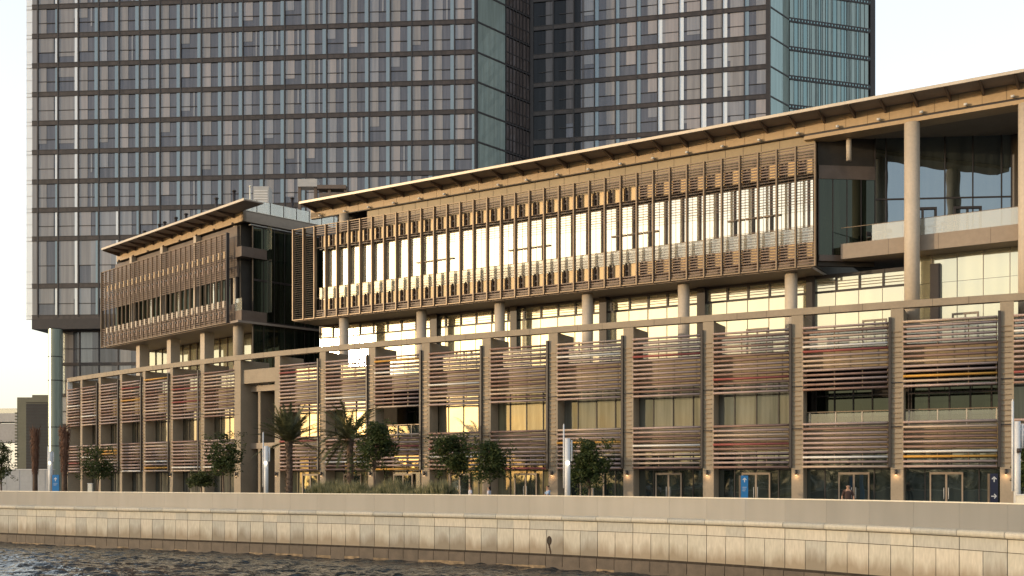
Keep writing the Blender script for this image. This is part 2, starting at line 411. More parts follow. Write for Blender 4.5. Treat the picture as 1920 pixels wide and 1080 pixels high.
# glass parapet on the quay
par = thing('glass_parapet', 'long curved frosted glass parapet with pale handrail on the quay', 'parapet', (0, 60, 0))
mr = MB(); np_ = 0
for i in range(0, ns - 1, 2):
    F = Frame(pts[i], pts[i + 2])
    mp_ = MB(); mp_.box(F, .003, F.L - .003, -.012, .0, .0, 1.06, M['g_quay'])
    if np_ < 95: mp_.build('glass_panel', par); np_ += 1
    else: mp_.build('glass_panel', par)
    mr.box(F, 0, F.L, -.055, .035, 1.06, 1.11, M['offwhite'])
mr.build('handrail', par)

# ------------------------------------------------------------------ podium building
PPX = [126, 152.6, 186.7, 226.7, 270, 321.5, 379, 445, 520, 605, 697, 798, 912, 1037, 1178, 1328, 1495, 1682, 1888, 2110]
PP = [(-48.14, 115.43), (-45.58, 112.89), (-42.5, 109.91), (-39.14, 106.75), (-35.77, 103.69), (-32.07, 100.44), (-28.25, 97.25), (-24.22, 94.05), (-19.99, 90.88), (-15.58, 87.77), (-11.16, 84.84), (-6.64, 82.02), (-1.9, 79.21), (2.94, 76.45), (8.03, 73.64), (13.05, 70.92), (18.23, 68.15), (23.6, 65.38), (29.14, 62.8), (34.7, 60.2)]
BIG = 7
pod = thing('shopping_centre_podium', 'long curved beige podium with striped louvre bays behind the promenade trees', 'building', (0, 78, 0))
WV = -1.05          # wall line behind the louvres
def nrm(i):
    a = PP[max(0, i - 1)]; b = PP[min(len(PP) - 1, i + 1)]; return Frame(a, b, PP[i])
# piers
for i, p in enumerate(PP):
    F = nrm(i); w = .37 if i > 9 else .33
    if i < 6: w = .24
    mb = MB()
    if i == BIG: mb.box(F, -.45, .45, -3.2, 0, 0, 12.48, M['stone'])
    else: mb.box(F, -w, w, -1.1, 0, 0, 12.48, M['stone']); mb.box(F, -w + .01, w - .01, -2.7, -1.1, 10.3, 12.47, M['stone'])
    for z in (2.6, 5.4, 7.7, 9.6): mb.box(F, -w - .004, w + .004, -.3, .006, z, z + .022, M['stone_joint'])
    pier = mb.build('pier', pod)
    if i not in (BIG, BIG + 1) and i > 1:
        m2 = MB(); uu = -w + (.06 if i > 9 else .02)
        m2.box(F, uu - .17, uu - .02, .04, .20, 2.75, 11.95, M['dark'])
        z = 2.95
        while z < 11.3:
            m2.box(F, uu - .02, w * .55, .006, .07, z, z + .05, M['bronze']); z += .31
        for z in (5.2, 7.9): m2.box(F, uu - .14, w * .7, .008, .10, z, z + .07, M['dark'])
        m2.build('louvre_mast', pier)
    if i > BIG - 3:
        m3 = MB(); m3.tube([F.P(-.05, .14, 2.28), F.P(-.05, .14, 2.62)], .075, M['dark'], 10)
        m3.box(F, -.1, 0, 0, .10, 2.42, 2.50, M['dark'])
        lamp = m3.build('wall_lamp', pier)
        m4 = MB(); m4.tube([F.P(-.05, .14, 2.262), F.P(-.05, .14, 2.278)], .06, M['warmglow'], 10); m4.build('bulb', lamp)
        if i > 11:
            l = bpy.data.lights.new('wall_lamp_light', 'POINT'); l.energy = 5; l.color = (1, .6, .3); l.shadow_soft_size = .05
            lo = bpy.data.objects.new('wall_lamp_light', l); COL.objects.link(lo); lo.location = F.P(-.05, .2, 2.2)
            lo.location = Vector(lo.location) - Vector(pod.location); lo.parent = pod
# beam ring
mb = MB()
for i in range(len(PP) - 1):
    F = Frame(PP[i], PP[i + 1]); mb.box(F, -.03, F.L + .03, -.55, .02, 12.50, 12.93, M['stone'])
    for k in (0.33, .66): mb.box(F, F.L * k, F.L * k + .025, -.2, .024, 12.5, 12.934, M['stone_joint'])
mb.build('top_beam', pod)
# decks
inner = [(p[0] + 26, p[1] + 40) for p in PP]
for nm, z0, z1 in (('terrace_deck', 9.75, 10.25), ('floor_slab', 4.7, 5.2)):
    poly = [nrm(i).P(0, WV - .06, 0)[:2] for i in range(len(PP))]
    back = [nrm(i).P(0, -9 if nm == 'floor_slab' else -24, 0)[:2] for i in range(len(PP))]
    mb = MB()
    for i in range(len(PP) - 1):
        mb.prism([poly[i], poly[i + 1], back[i + 1], back[i]], z0, z1, M['slab'])
    mb.build(nm, pod)
mb = MB()
for i in range(len(PP) - 1):
    a = nrm(i).P(0, -9, 0); b = nrm(i + 1).P(0, -9, 0); F = Frame(a[:2], b[:2]); mb.box(F, 0, F.L, -.3, 0, 0, 9.75, M['void'])
mb.build('core_wall', pod)
OPEN = {16, 17, 10}
def door(F, uc, parent, v, w=1.9, h=2.45):
    mb = MB(); t = .09
    mb.box(F, uc - w / 2, uc - w / 2 + t, v, v + .12, 0, h, M['slab']); mb.box(F, uc + w / 2 - t, uc + w / 2, v, v + .12, 0, h, M['slab'])
    mb.box(F, uc - w / 2 + t, uc + w / 2 - t, v, v + .12, h - .14, h, M['slab']); mb.box(F, uc - .06, uc + .06, v, v + .11, 0, h - .14, M['slab'])
    fr = mb.build('door', parent)
    m2 = MB(); m2.pane(F, uc - w / 2 + t, uc - .06, v + .05, .05, h - .14, M['g_ground'], .006); m2.pane(F, uc + .06, uc + w / 2 - t, v + .05, .05, h - .14, M['g_ground'], .006)
    m2.build('door_glass', fr)
    m3 = MB(); m3.tube([F.P(uc - .13, v + .17, .8), F.P(uc - .13, v + .17, 1.5)], .018, M['pole'], 6); m3.tube([F.P(uc + .13, v + .17, .8), F.P(uc + .13, v + .17, 1.5)], .018, M['pole'], 6)
    m3.build('door_handle', fr)
def louvre(F, u0, u1, z0, z1, pitch, seed):
    rr = random.Random(seed); mb = MB(); z = z0; n = int((z1 - z0) / pitch + .5)
    zs = [z0 + (z1 - z0) * k / n for k in range(n + 1)]
    special = {}
    for k in rr.sample(range(n + 1), rr.choice([1, 2, 2])):
        special[k] = rr.choice([3, 4, 5, 5, 2])
    for k, z in enumerate(zs):
        mi = special.get(k, rr.choice([0, 0, 0, 1, 0, 2, 2]))
        mb.tube([F.P(u0, .0, z), F.P(u1, .0, z)], .17, SL[mi], 10, sz=.46)
    for uu in (u0 + .04, u0 + (u1 - u0) * .37, u0 + (u1 - u0) * .70, u1 - .05):
        mb.box(F, uu - .022, uu + .022, -.22, -.175, z0 - .05, z1 + .05, M['bronze'])
    return mb.build('louvre_screen', pod)
for i in range(len(PP) - 1):
    F = Frame(PP[i], PP[i + 1]); L = F.L
    if i == BIG:
        mb = MB()
        mb.box(F, .3, L - .25, -1.1, -.25, 10.4, 11.6, M['stone']); mb.build('portal_lintel', pod)
        mb = MB(); mb.box(F, 1.35, 1.65, -4.5, -1.2, 0, 10.4, M['stone']); mb.build('portal_side', pod)
        mb = MB(); mb.box(F, 1.65, L, -4.6, -4.4, 0, 10.4, M['void']); mb.box(F, 1.65, L - .2, -4.4, -4.3, 3.6, 4.1, M['slab']); mb.build('portal_recess', pod)
        m2 = MB()
        for k in range(3):
            ua = 1.7 + k * .9; m2.pane(F, ua, ua + .8, -4.27, .1, 3.5, M['g_dark'], .004); m2.pane(F, ua, ua + .8, -4.27, 4.3, 9.6, M['g_dark'], .004)
        m2.build('portal_glazing', pod)
        continue
    e0 = .45 if i == BIG - 1 else .4
    first = i < 3
    ua, ub = (.24 if i < 6 else .36), L - (.24 if i < 6 else .52)
    if i == BIG - 1: ub = L - .45
    if i == BIG + 1: ub = L - .45
    up = louvre(F, ua, ub, 7.70, 11.62, .295, 100 + i)
    lo = louvre(F, ua, ub, 2.80, 5.50, .30, 200 + i)
    # wall behind
    for z0, z1 in ((9.1 if i in OPEN else 8.35, 10.9 if i < 12 else 10.35), (3.85, 5.45)):
        mb = MB(); mb.box(F, 0, L, WV - .25, WV, z0, z1, M['wallpanel']); mb.build('spandrel_wall', pod)
    # shop glazing upper
    npn = 4
    if i in OPEN:
        bk = MB(); bk.box(F, 0, L, WV - 3.4, WV - 3.2, 5.2, 9.75, M['void'])
        for k in range(5):
            uu = .4 + k * L / 5; bk.pane(F, uu, uu + L / 5 - .12, WV - 3.15, 5.3, R.uniform(7.2, 8.6), M['g_dark'], .004)
        for k in range(6): bk.box(F, k * L / 5 + .3, k * L / 5 + .38, WV - 3.14, WV - 3.02, 5.2, 9.0, M['dark'])
        bk.box(F, .3, L, WV - 3.1, WV - 3.0, 7.5, 7.6, M['dark'])
        bk.build('recessed_shopfront', pod)
        rl = MB(); rl.box(F, .3, L - .3, WV + .25, WV + .31, 6.27, 6.33, M['bronze'])
        for k in range(4): rl.box(F, .6 + k * (L - 1.2) / 3, .66 + k * (L - 1.2) / 3, WV + .25, WV + .31, 5.2, 6.27, M['column'])
        rail = rl.build('balcony_rail', pod)
        rg = MB(); rg.pane(F, .35, L - .35, WV + .22, 5.35, 6.2, M['g_rail2'], 0); rg.build('rail_glass', rail)
    else:
        wn = MB()
        for k in range(npn):
            wn.pane(F, k * L / npn + .03, (k + 1) * L / npn - .03, WV - .1, 5.45, 8.35, M['g_curtain' if i > 12 else 'g_olive' if i == 12 else 'g_podium'], .02)
        for k in range(npn + 1): wn.box(F, max(0, k * L / npn - .03), min(L, k * L / npn + .03), WV - .12, WV - .03, 5.45, 8.35, M['dark'])
        wn.build('window', pod)
    wn = MB()
    for k in range(npn):
        wn.pane(F, k * L / npn + .03, (k + 1) * L / npn - .03, WV - .1, 0.02, 3.85, M['g_ground' if i > 12 else 'g_olive' if i in (12, 11, 9, 8) else 'g_curtain' if i < 8 else 'g_podium'], .012)
    for k in range(npn + 1): wn.box(F, max(0, k * L / npn - .025), min(L, k * L / npn + .025), WV - .12, WV - .03, 0.02, 3.85, M['dark'])
    wn.box(F, 0, L, WV - .12, WV - .02, 2.62, 2.70, M['dark'])
    wn.build('shop_window', pod)
    if i >= 8: door(F, L * R.choice([.45, .5, .55]), pod, WV)
    # terrace balustrade
    tb = MB(); tb.box(F, .3, L - .3, WV + .1, WV + .13, 10.3, 11.55, M['g_rail2']); tb.box(F, .3, L - .3, WV + .08, WV + .15, 11.55, 11.6, M['column']); tb.build('terrace_balustrade', pod)
# left end return
F = Frame((PP[0][0] + 14, PP[0][1] + 8), PP[0]); mb = MB(); mb.box(F, 0, F.L, -.4, 0, 0, 9.75, M['stone']); mb.box(F, F.L - .5, F.L - .02, -.3, .03, 9.8, 12.8, M['white']); mb.build('end_wall', pod)

# ------------------------------------------------------------------ long pavilion on the terrace
A_, B_ = (-17.8, 94.3), (30.8, 64.2)
FL = Frame(A_, B_, (1.64, 82.26))
pav = thing('long_pavilion', 'long upper storey with golden louvre screens under a thin overhanging roof', 'building', FL.P(0, 0, 10.25))
uL = FL.U(582); uR = FL.U(2080)
# roof plate
mb = MB(); ru0 = FL.U(561.5, 1.9) 
mb.box(FL, ru0, uR, -20, 1.9, 25.90, 26.0, M['soffit']); mb.box(FL, ru0 - .02, uR, 1.86, 1.96, 25.86, 26.05, M['roofedge']); mb.box(FL, ru0 - .06, ru0 - .02, -20, 1.9, 25.86, 26.05, M['roofedge'])
mb.box(FL, ru0, uR, -20, 1.86, 26.0, 26.04, M['roofedge'])
roof = mb.build('roof', pav)
mb = MB(); u = uL + .6; k = 0
while u < uR:
    pts_ = [FL.P(u, 0, 25.80), FL.P(u, 1.8, 25.885), FL.P(u, 0, 25.42)]
    for du in (0, .12):
        pass
    p = [FL.P(u, 0, 25.5), FL.P(u, 1.75, 25.82), FL.P(u, 1.75, 25.895), FL.P(u, 0, 25.895)]; q = [FL.P(u + .13, 0, 25.5), FL.P(u + .13, 1.75, 25.82), FL.P(u + .13, 1.75, 25.895), FL.P(u + .13, 0, 25.895)]
    mb.face(p, M['bracket']); mb.face(q[::-1], M['bracket']); mb.face([p[0], q[0], q[1], p[1]], M['bracket']); mb.face([p[1], q[1], q[2], p[2]], M['bracket'])
    u += 1.94
mb.build('roof_bracket', pav)
# fascia with joints
mb = MB(); u = uL; k = 0
while u < uR:
    mb.box(FL, u + .012, u + 1.36, -.35, 0, 25.03, 25.88, M['fascia']); u += 1.372
mb.box(FL, uL, uR, -.36, -.03, 25.02, 25.87, M['stone_joint'])
mb.build('fascia', pav)
mb = MB(); mb.box(FL, uL, FL.U(1510), -.30, -.05, 24.98, 25.02, M['dark']); mb.box(FL, FL.U(1508), uR, -1.3, .10, 24.62, 24.86, M['fascia']); mb.box(FL, FL.U(1508), uR, -1.25, -.05, 24.86, 25.02, M['dark']); mb.build('fascia_lip', pav)
# spotlights on the fascia
sx = [601, 647, 692, 739, 787, 834, 884, 935, 988, 1046, 1104, 1164, 1225, 1289, 1355, 1424, 1497, 1571, 1648, 1728, 1811, 1899]
for px in sx:
    uu = FL.U(px, .1); m2 = MB()
    m2.tube([FL.P(uu, .0, 25.14), FL.P(uu, .14, 25.14)], .05, M['pole'], 8)
    m2.tube([FL.P(uu - .10, .2, 25.12), FL.P(uu + .10, .2, 25.12)], .085, M['pole'], 10)
    m2.build('spotlight', pav)
# screen band
us0, us1 = FL.U(549, .75), FL.U(1528, .75)
zb, zt = 16.03, 24.10
mb = MB()
mb.box(FL, us0, us1, .62, .74, zt - .06, zt, M['bronze']); mb.box(FL, us0, us1, .62, .78, zb, zb + .08, M['bronze'])
mb.box(FL, us0 - .05, us0 + .05, .5, .8, zb, zt, M['bronze']); mb.box(FL, us1 - .05, us1 + .05, .5, .8, zb, zt, M['bronze'])
mb.build('screen_frame', pav)
nf = 36; du = (us1 - us0) / nf
ub0 = us0 + 2.0 * du     # box body starts here
for i in range(1, nf):
    uu = us0 + i * du; mb = MB()
    mb.box(FL, uu - .045, uu + .045, .50, .86, zb - .02, zt - .02, M['bronze'])
    fin = mb.build('screen_fin', pav)
    if i >= 2:
        for (z0, z1) in ((22.25, 23.25), (16.55, 17.75)):
            m2 = MB(); a0 = uu + .20
            for ua in (a0, a0 + .27): m2.box(FL, ua, ua + .085, .25, .42, z0, z1, M['ladder'])
            m2.box(FL, a0 + .085, a0 + .27, .20, .42, (z0 + z1) / 2 - .06, (z0 + z1) / 2 + .06, M['ladder'])
            m2.build('bracket', fin)
for i in range(nf):
    mb = MB(); ua, ub = us0 + i * du + .05, us0 + (i + 1) * du - .05
    dens = i / nf
    z = 16.25
    while z < zt - .1:
        sparse = 17.9 + dens < z < (20.0 + (1 - dens) * 2.2) or (dens < .7 and (22.2 < z < 23.2 or 16.75 < z < 17.7))
        if not (sparse and i > 1):
            th = .024 if (i < 2 or 17.7 < z < 22.2) else .075
            mb.box(FL, ua, ub, .66, .70, z, z + th, M['ladder'] if i < 2 else M['slatbrown'])
        z += .19
    mb.build('screen_louvre', pav)
# box body behind the screen
u1b = FL.U(1528, -.3)
mb = MB()
uw0 = FL.U(688, -.3); mb.box(FL, uw0, u1b, -.45, -.3, 23.25, 24.98, M['wallpanel'])
for k in range(int((u1b - uw0) / du)): mb.box(FL, uw0 + k * du, uw0 + k * du + .03, -.32, -.29, 23.3, 24.97, M['stone_joint'])
mb.build('upper_wall', pav)
for i in range(2, nf):
    ua = us0 + i * du
    for z0, z1 in ((22.28, 23.22), (16.75, 17.68)):
        mb = MB(); mb.box(FL, ua + .55, min(ua + 1.30, u1b), -.25, .30, z0, z1, M['gold']); mb.build('gold_panel', pav)
mb = MB(); mb.box(FL, ub0, u1b, -.42, -.26, 22.2, 23.25, M['slab']); mb.box(FL, ub0, u1b, -.42, -.26, 16.2, 17.72, M['slab']); mb.box(FL, ub0, u1b, -.3, .1, 22.12, 22.2, M['dark']); mb.build('spandrel', pav)
for i in range(2, nf):
    ua, ub = us0 + i * du, us0 + (i + 1) * du; m2 = MB()
    zs = 22.12
    ub = min(ub, u1b - .12)
    m2.pane(FL, ua + .02, ua + du * .39, -.34, 17.72, zs, M['g_box'], .008); m2.pane(FL, ua + du * .49, ub - .02, -.34, 17.72, zs, M['g_box'], .008)
    m2.box(FL, ua + du * .39, ua + du * .49, -.36, -.2, 17.72, zs, M['bracket'])
    if i % 7 in (3, 4, 5) and i > 8:
        m2.box(FL, ua + .05, ub - .05, -.30, -.18, 19.9, 20.0, M['slab']); m2.box(FL, ua + .55, ua + .68, -.30, -.18, 17.72, 19.9, M['dark'])
    m2.build('window', pav)
rb = MB(); rb.box(FL, ub0, u1b, .10, .13, 17.75, 18.75, M['g_rail']); rb.box(FL, ub0, u1b, .08, .15, 18.75, 18.79, M['bronze']); rb.build('walkway_balustrade', pav)
mb = MB(); mb.box(FL, ub0, u1b, -12, -.46, 16.2, 23.2, M['void']); mb.box(FL, uw0, u1b, -12, -.46, 23.2, 25.8, M['void']); mb.box(FL, uL + .5, uw0, -12, -3, 23.2, 25.8, M['void']); mb.box(FL, us0, u1b, -12, .55, 15.96, 16.15, M['soffit']); mb.build('box_core', pav)
# columns under it
cols = [645, 785, 932, 1097, 1278, 1480, 1710, 1925]
for px in cols:
    uu = FL.U(px, -.1); m2 = MB(); top = 24.6 if px in (645, 1710, 1925) else 15.96
    c = FL.P(uu, -.1 if top > 20 else -.5, 0)
    n = 28
    if px == 645:
        m2.tube([(c[0], c[1], 23.3), (c[0], c[1], 24.98)], .42, M['column'], n); m2.build('column_head', pav); m2 = MB(); top = 15.96
    m2.tube([(c[0], c[1], 10.25), (c[0], c[1], top)], .47 if px > 1600 else .42, M['column'], n)
    m2.build('column', pav)
# terrace-level glazing
GV = -2.6
ug0, ug1 = FL.U(600, GV), FL.U(2000, GV)
mb = MB(); mb.box(FL, ug0, ug1, -12, GV - .15, 10.25, 16.0, M['void']); mb.build('terrace_core', pav)
u = ug0; k = 0; w = 1.55
while u < ug1:
    pxu = 960 + FP * FL.P(u + w / 2, GV, 0)[0] / FL.P(u + w / 2, GV, 0)[1]
    m2 = MB(); dk = any(14 < pxu - c < 44 for c in cols[:-1]) 
    m2.pane(FL, u + .02, u + w - .02, GV, 10.3, 14.75, M['g_terrace'], .018)
    lim = pxu < 1690
    if lim:
        m2.box(FL, u, u + w, GV - .1, GV + .05, 14.75, 14.9, M['dark'])
        m2.box(FL, u, u + .14, GV - .1, GV + .1, 14.9, 16.0, M['dark'])
        m2.pane(FL, u + .14, u + w, GV, 14.9, 15.75, M['g_terrace'], .010)
        m2.box(FL, u, u + w, GV - .1, GV + .06, 15.75, 16.0, M['dark'])
        for q in range(3): m2.box(FL, u + .14, u + w, GV + .01, GV + .05, 15.08 + q * .19, 15.12 + q * .19, M['bronze'])
    else: m2.pane(FL, u + .02, u + w - .02, GV, 14.77, 16.6, M['g_terrace'], .010)
    m2.box(FL, u - .02, u + .02, GV - .06, GV + .04, 10.3, 14.75 if lim else 16.6, M['slab'])
    m2.build('terrace_window', pav)
    u += w; k += 1
for c in cols[1:-1]:
    ua = FL.U(c + 22 + (c - 700) * .012, GV + .3); m2 = MB(); m2.box(FL, ua, ua + .62, GV - .1, GV + .35, 10.25, 15.96, M['dark']); m2.build('service_pier', pav)
for px in (870, 1070, 1420, 1640, 1810):
    uu = FL.U(px, GV); m2 = MB()
    m2.box(FL, uu - .8, uu - .7, GV, GV + .1, 10.25, 12.7, M['slab']); m2.box(FL, uu + .7, uu + .8, GV, GV + .1, 10.25, 12.7, M['slab']); m2.box(FL, uu - .7, uu + .7, GV, GV + .1, 12.58, 12.7, M['slab']); m2.box(FL, uu - .04, uu + .04, GV, GV + .09, 10.25, 12.58, M['slab'])
    m2.build('door_frame', pav)
# right part: balcony slab, balustrade, recessed curtain wall, ceiling
uB = FL.U(1576, -.8); mb = MB(); mb.box(FL, uB, uR, -6, -.8, 16.6, 17.6, M['slab'])
u = uB
while u < uR: mb.box(FL, u, u + .025, -1, -.796, 16.6, 17.602, M['stone_joint']); u += 3.05
mb.build('balcony_slab', pav)
uG = FL.U(1635, -.9); m2 = MB(); m2.box(FL, uG, uR, -.93, -.9, 17.6, 18.66, M['g_rail']); m2.box(FL, uB, uR, -.94, -.89, 18.66, 18.69, M['bronze'])
m2.build('balcony_balustrade', pav)
mb = MB(); cc = [FL.P(FL.U(1500, 0), -.3, 0)[:2], FL.P(uR, -.3, 0)[:2], FL.P(uR, -14, 0)[:2], FL.P(FL.U(1500, 0), -14, 0)[:2]]
mb.prism(cc, 24.9, 25.0, M['ceil']); mb.build('ceiling', pav)
FC = Frame((20.5, 71.3), (24.4, 71.7)); FD = Frame((24.4, 71.7), (33.2, 70.9))
mb = MB(); Lc = FC.L
mb.box(FC, 0, Lc, -.4, -.1, 16.3, 24.9, M['void'])
for k in range(4): mb.pane(FC, k * Lc / 4 + .04, (k + 1) * Lc / 4 - .04, 0, 17.0, 22.1, M['g_dark'], .01)
for k in range(5): mb.box(FC, k * Lc / 4 - .03, k * Lc / 4 + .03, -.1, .03, 16.6, 22.1, M['dark'])
mb.box(FC, 0, Lc, -.1, .05, 22.1, 23.0, M['bracket']); mb.box(FC, 0, Lc, -.1, .1, 16.6, 17.0, M['bracket'])
mb.build('dark_end_wall', pav)
m2 = MB(); c = FC.P(1.75, .8, 0); m2.tube([(c[0], c[1], 23.1), (c[0], c[1], 24.6)], .17, M['column'], 16); m2.tube([(c[0], c[1], 24.6), (c[0], c[1], 24.9)], .03, M['dark'], 8); m2.build('pendant_lamp', pav)
mb = MB(); Ld = FD.L
divs = [0, .72, 2.6, 4.55, 6.35, 8.2, Ld]
for a, b in zip(divs, divs[1:]):
    mb.pane(FD, a + .03, b - .03, 0, 20.85, 24.9, M['g_blue'], .006); mb.pane(FD, a + .03, b - .03, 0, 17.6, 20.75, M['g_blue'], .006)
for a in divs: mb.box(FD, a - .035, a + .035, -.1, .05, 17.6, 24.9, M['dark'])
mb.box(FD, 0, Ld, -.1, .05, 20.75, 20.85, M['dark']); mb.box(FD, 0, Ld, -.3, -.1, 17.6, 24.9, M['void'])
mb.build('curtain_wall', pav)
for uc in (3.1, 6.0):
    m2 = MB(); m2.box(FD, uc - .9, uc - .78, .02, .12, 17.6, 20.2, M['dark']); m2.box(FD, uc + .78, uc + .9, .02, .12, 17.6, 20.2, M['dark']); m2.box(FD, uc - .78, uc + .78, .02, .12, 20.05, 20.2, M['dark']); m2.box(FD, uc - .05, uc + .05, .02, .12, 17.6, 20.05, M['dark']); m2.build('balcony_door_frame', pav)
FE = Frame((33.2, 70.9), (37, 66.5)); mb = MB(); mb.box(FE, 0, FE.L, -.3, 0, 17.6, 24.9, M['dark']); mb.build('side_wall', pav)
# terrace furniture on the balcony (tables with chairs)
def table_set(px, v, lab):
    uu = FL.U(px, v); c = FL.P(uu, v, 17.6); t = thing('cafe_table', lab, 'table', c, 'cafe tables on the balcony')
    m2 = MB(); x, y, z = c
    m2.tube([(x, y, z + .72), (x, y, z + .75)], .38, M['white'], 16); m2.build('table_top', t)
    m2 = MB(); m2.tube([(x, y, z), (x, y, z + .72)], .035, M['dark'], 8); m2.tube([(x, y, z), (x, y, z + .03)], .22, M['dark'], 12); m2.build('pedestal', t)
table_set(1648, -2.0, 'round cafe table on the balcony left of the tall column')
table_set(1750, -2.0, 'round cafe table on the balcony right of the tall column')
def chair(c, rot, lab):
    t = thing('cafe_chair', lab, 'chair', c, 'cafe chairs on the balcony'); F = Frame((0, 0), (cos(rot), sin(rot)), c[:2]); z = c[2]
    m2 = MB(); m2.box(F, -.22, .22, -.22, .22, z + .43, z + .47, M['dark']); m2.build('seat', t)
    m2 = MB(); m2.box(F, -.22, .22, -.24, -.2, z + .6, z + .88, M['dark']); m2.build('backrest', t)
    for a in (-.2, .2):
        for b in (-.2, .2):
            m2 = MB(); m2.box(F, a - .018, a + .018, b - .018, b + .018, z, z + (.6 if b < 0 else .43), M['dark']); m2.build('leg', t)
for px, r, lab in ((1634, .5, 'dark cafe chair left of the left balcony table'), (1663, 3.6, 'dark cafe chair right of the left balcony table'), (1735, .2, 'dark cafe chair left of the right balcony table'), (1767, 3.3, 'dark cafe chair right of the right balcony table')):
    chair(FL.P(FL.U(px, -2.0), -2.0, 17.6), r, lab)

# ------------------------------------------------------------------ small pavilion (left)
FS = Frame((-41.9, 113.0), (-23.95, 95.0))
sp = thing('small_pavilion', 'smaller brown screened pavilion with slanting roof left of the long one', 'building', FS.P(12, 0, 10.25))
SLn = FS.L
mb = MB(); r0, r1 = FS.U(191, 1.9), FS.U(458, 1.9)
mb.box(FS, r0, r1, 0, 1.9, 25.90, 26.0, M['soffit']); mb.box(FS, r0, SLn, -17, 0, 25.90, 26.0, M['soffit']); mb.box(FS, r0, r1, 1.86, 1.96, 25.86, 26.06, M['roofedge']); mb.box(FS, r0, r1, 0, 1.86, 26.0, 26.04, M['roofedge']); mb.box(FS, r0, SLn, -17, 0, 26.0, 26.04, M['roofedge']); mb.box(FS, r0 - .05, r0, -17, 1.9, 25.86, 26.06, M['roofedge'])
mb.build('roof', sp)
mb = MB(); u = .6
while u < SLn:
    p = [FS.P(u, 0, 25.5), FS.P(u, 1.75, 25.82), FS.P(u, 1.75, 25.895), FS.P(u, 0, 25.895)]; q = [FS.P(u + .13, 0, 25.5), FS.P(u + .13, 1.75, 25.82), FS.P(u + .13, 1.75, 25.895), FS.P(u + .13, 0, 25.895)]
    mb.face(p, M['bracket']); mb.face(q[::-1], M['bracket']); mb.face([p[0], q[0], q[1], p[1]], M['bracket'])
    u += 1.94
mb.build('roof_bracket', sp)
mb = MB(); u = 0
while u < SLn - .2: mb.box(FS, u + .012, min(u + 1.36, SLn), -.35, 0, 25.03, 25.88, M['fascia']); u += 1.372
mb.box(FS, 0, SLn - .01, -.36, -.03, 25.02, 25.87, M['stone_joint']); mb.build('fascia', sp)
FSE = Frame(FS.P(SLn, 0, 0)[:2], FS.P(SLn, -17, 0)[:2])
mb = MB(); mb.box(FSE, 0, 17, -.3, 0, 25.03, 26.0, M['slab']); mb.build('side_fascia', sp)
for k in range(12):
    m2 = MB(); m2.box(FSE, k * 1.4 + .1, k * 1.4 + 1.4, -.12, -.08, 26.05, 27.1, M['g_rail']); m2.box(FSE, k * 1.4 + .02, k * 1.4 + .08, -.14, -.06, 26.05, 27.15, M['dark']); m2.build('roof_balustrade', sp)
for k in range(8):
    uu = 1 + k * (SLn - 1.5) / 7.3; m2 = MB(); m2.tube([FS.P(uu - .1, .2, 25.0), FS.P(uu + .1, .2, 25.0)], .085, M['bracket'], 8); m2.build('spotlight', sp)
s0_, s1_ = FS.U(190, .75), FS.U(425, .75)
mb = MB(); mb.box(FS, s0_, s1_, .62, .74, zt - .06, zt, M['bronze']); mb.box(FS, s0_, s1_, .62, .78, zb, zb + .08, M['bronze']); mb.box(FS, s0_ - .05, s0_ + .05, .5, .8, zb, zt, M['bronze']); mb.box(FS, s1_ - .05, s1_ + .05, .5, .8, zb, zt, M['dark'])
mb.build('screen_frame', sp)
nf2 = 27; d2 = (s1_ - s0_) / nf2
for i in range(1, nf2):
    uu = s0_ + i * d2; mb = MB(); mb.box(FS, uu - .028, uu + .028, .60, .76, zb, zt - .02, M['bronze']); fin = mb.build('screen_fin', sp)
    m2 = MB()
    m2.box(FS, uu + .18, uu + .50, .71, .74, 17.45, 18.05, M['column']); m2.build('panel', fin)
    for z0 in (22.2, 16.9, 21.2): m2 = MB(); m2.box(FS, uu + .06, uu + .34, .71, .80, z0, z0 + .16, M['dark']); m2.box(FS, uu + .36, uu + .62, .71, .75, z0 - .35, z0 + .25, M['fascia'] if z0 > 22 else M['slatbrown']); m2.build('bracket', fin)
for i in range(nf2):
    ua, ub = s0_ + i * d2 + .04, s0_ + (i + 1) * d2 - .04; mb = MB(); z = 16.2
    while z < zt - .1:
        if not (18.1 < z < 19.9): mb.box(FS, ua, ub, .64, .70, z, z + .062, M['slatbrown'])
        z += .19
    mb.build('screen_louvre', sp)
mb = MB(); mb.box(FS, s0_ + 1, s1_, -.5, -.3, 20.3, 24.9, M['bracket']); mb.box(FS, s0_ + 1, s1_, -.5, -.3, 16.2, 17.9, M['bracket']); mb.build('wall', sp)
for i in range(1, nf2, 1):
    ua = s0_ + i * d2; m2 = MB(); m2.pane(FS, ua, ua + d2 - .05, -.4, 17.9, 20.3, M['g_box'] if i in (9, 12, 15, 19, 22) else M['g_dark'], .01); m2.box(FS, ua + d2 - .08, ua + d2 - .02, -.4, -.2, 17.9, 20.3, M['dark']); m2.build('window', sp)
mb = MB(); mb.box(FS, s0_ + 1, s1_ + .3, -11, -.5, 16.2, 25.8, M['void']); mb.box(FS, s0_ + .5, SLn, -11, .5, 15.96, 16.15, M['soffit']); mb.build('box_core', sp)
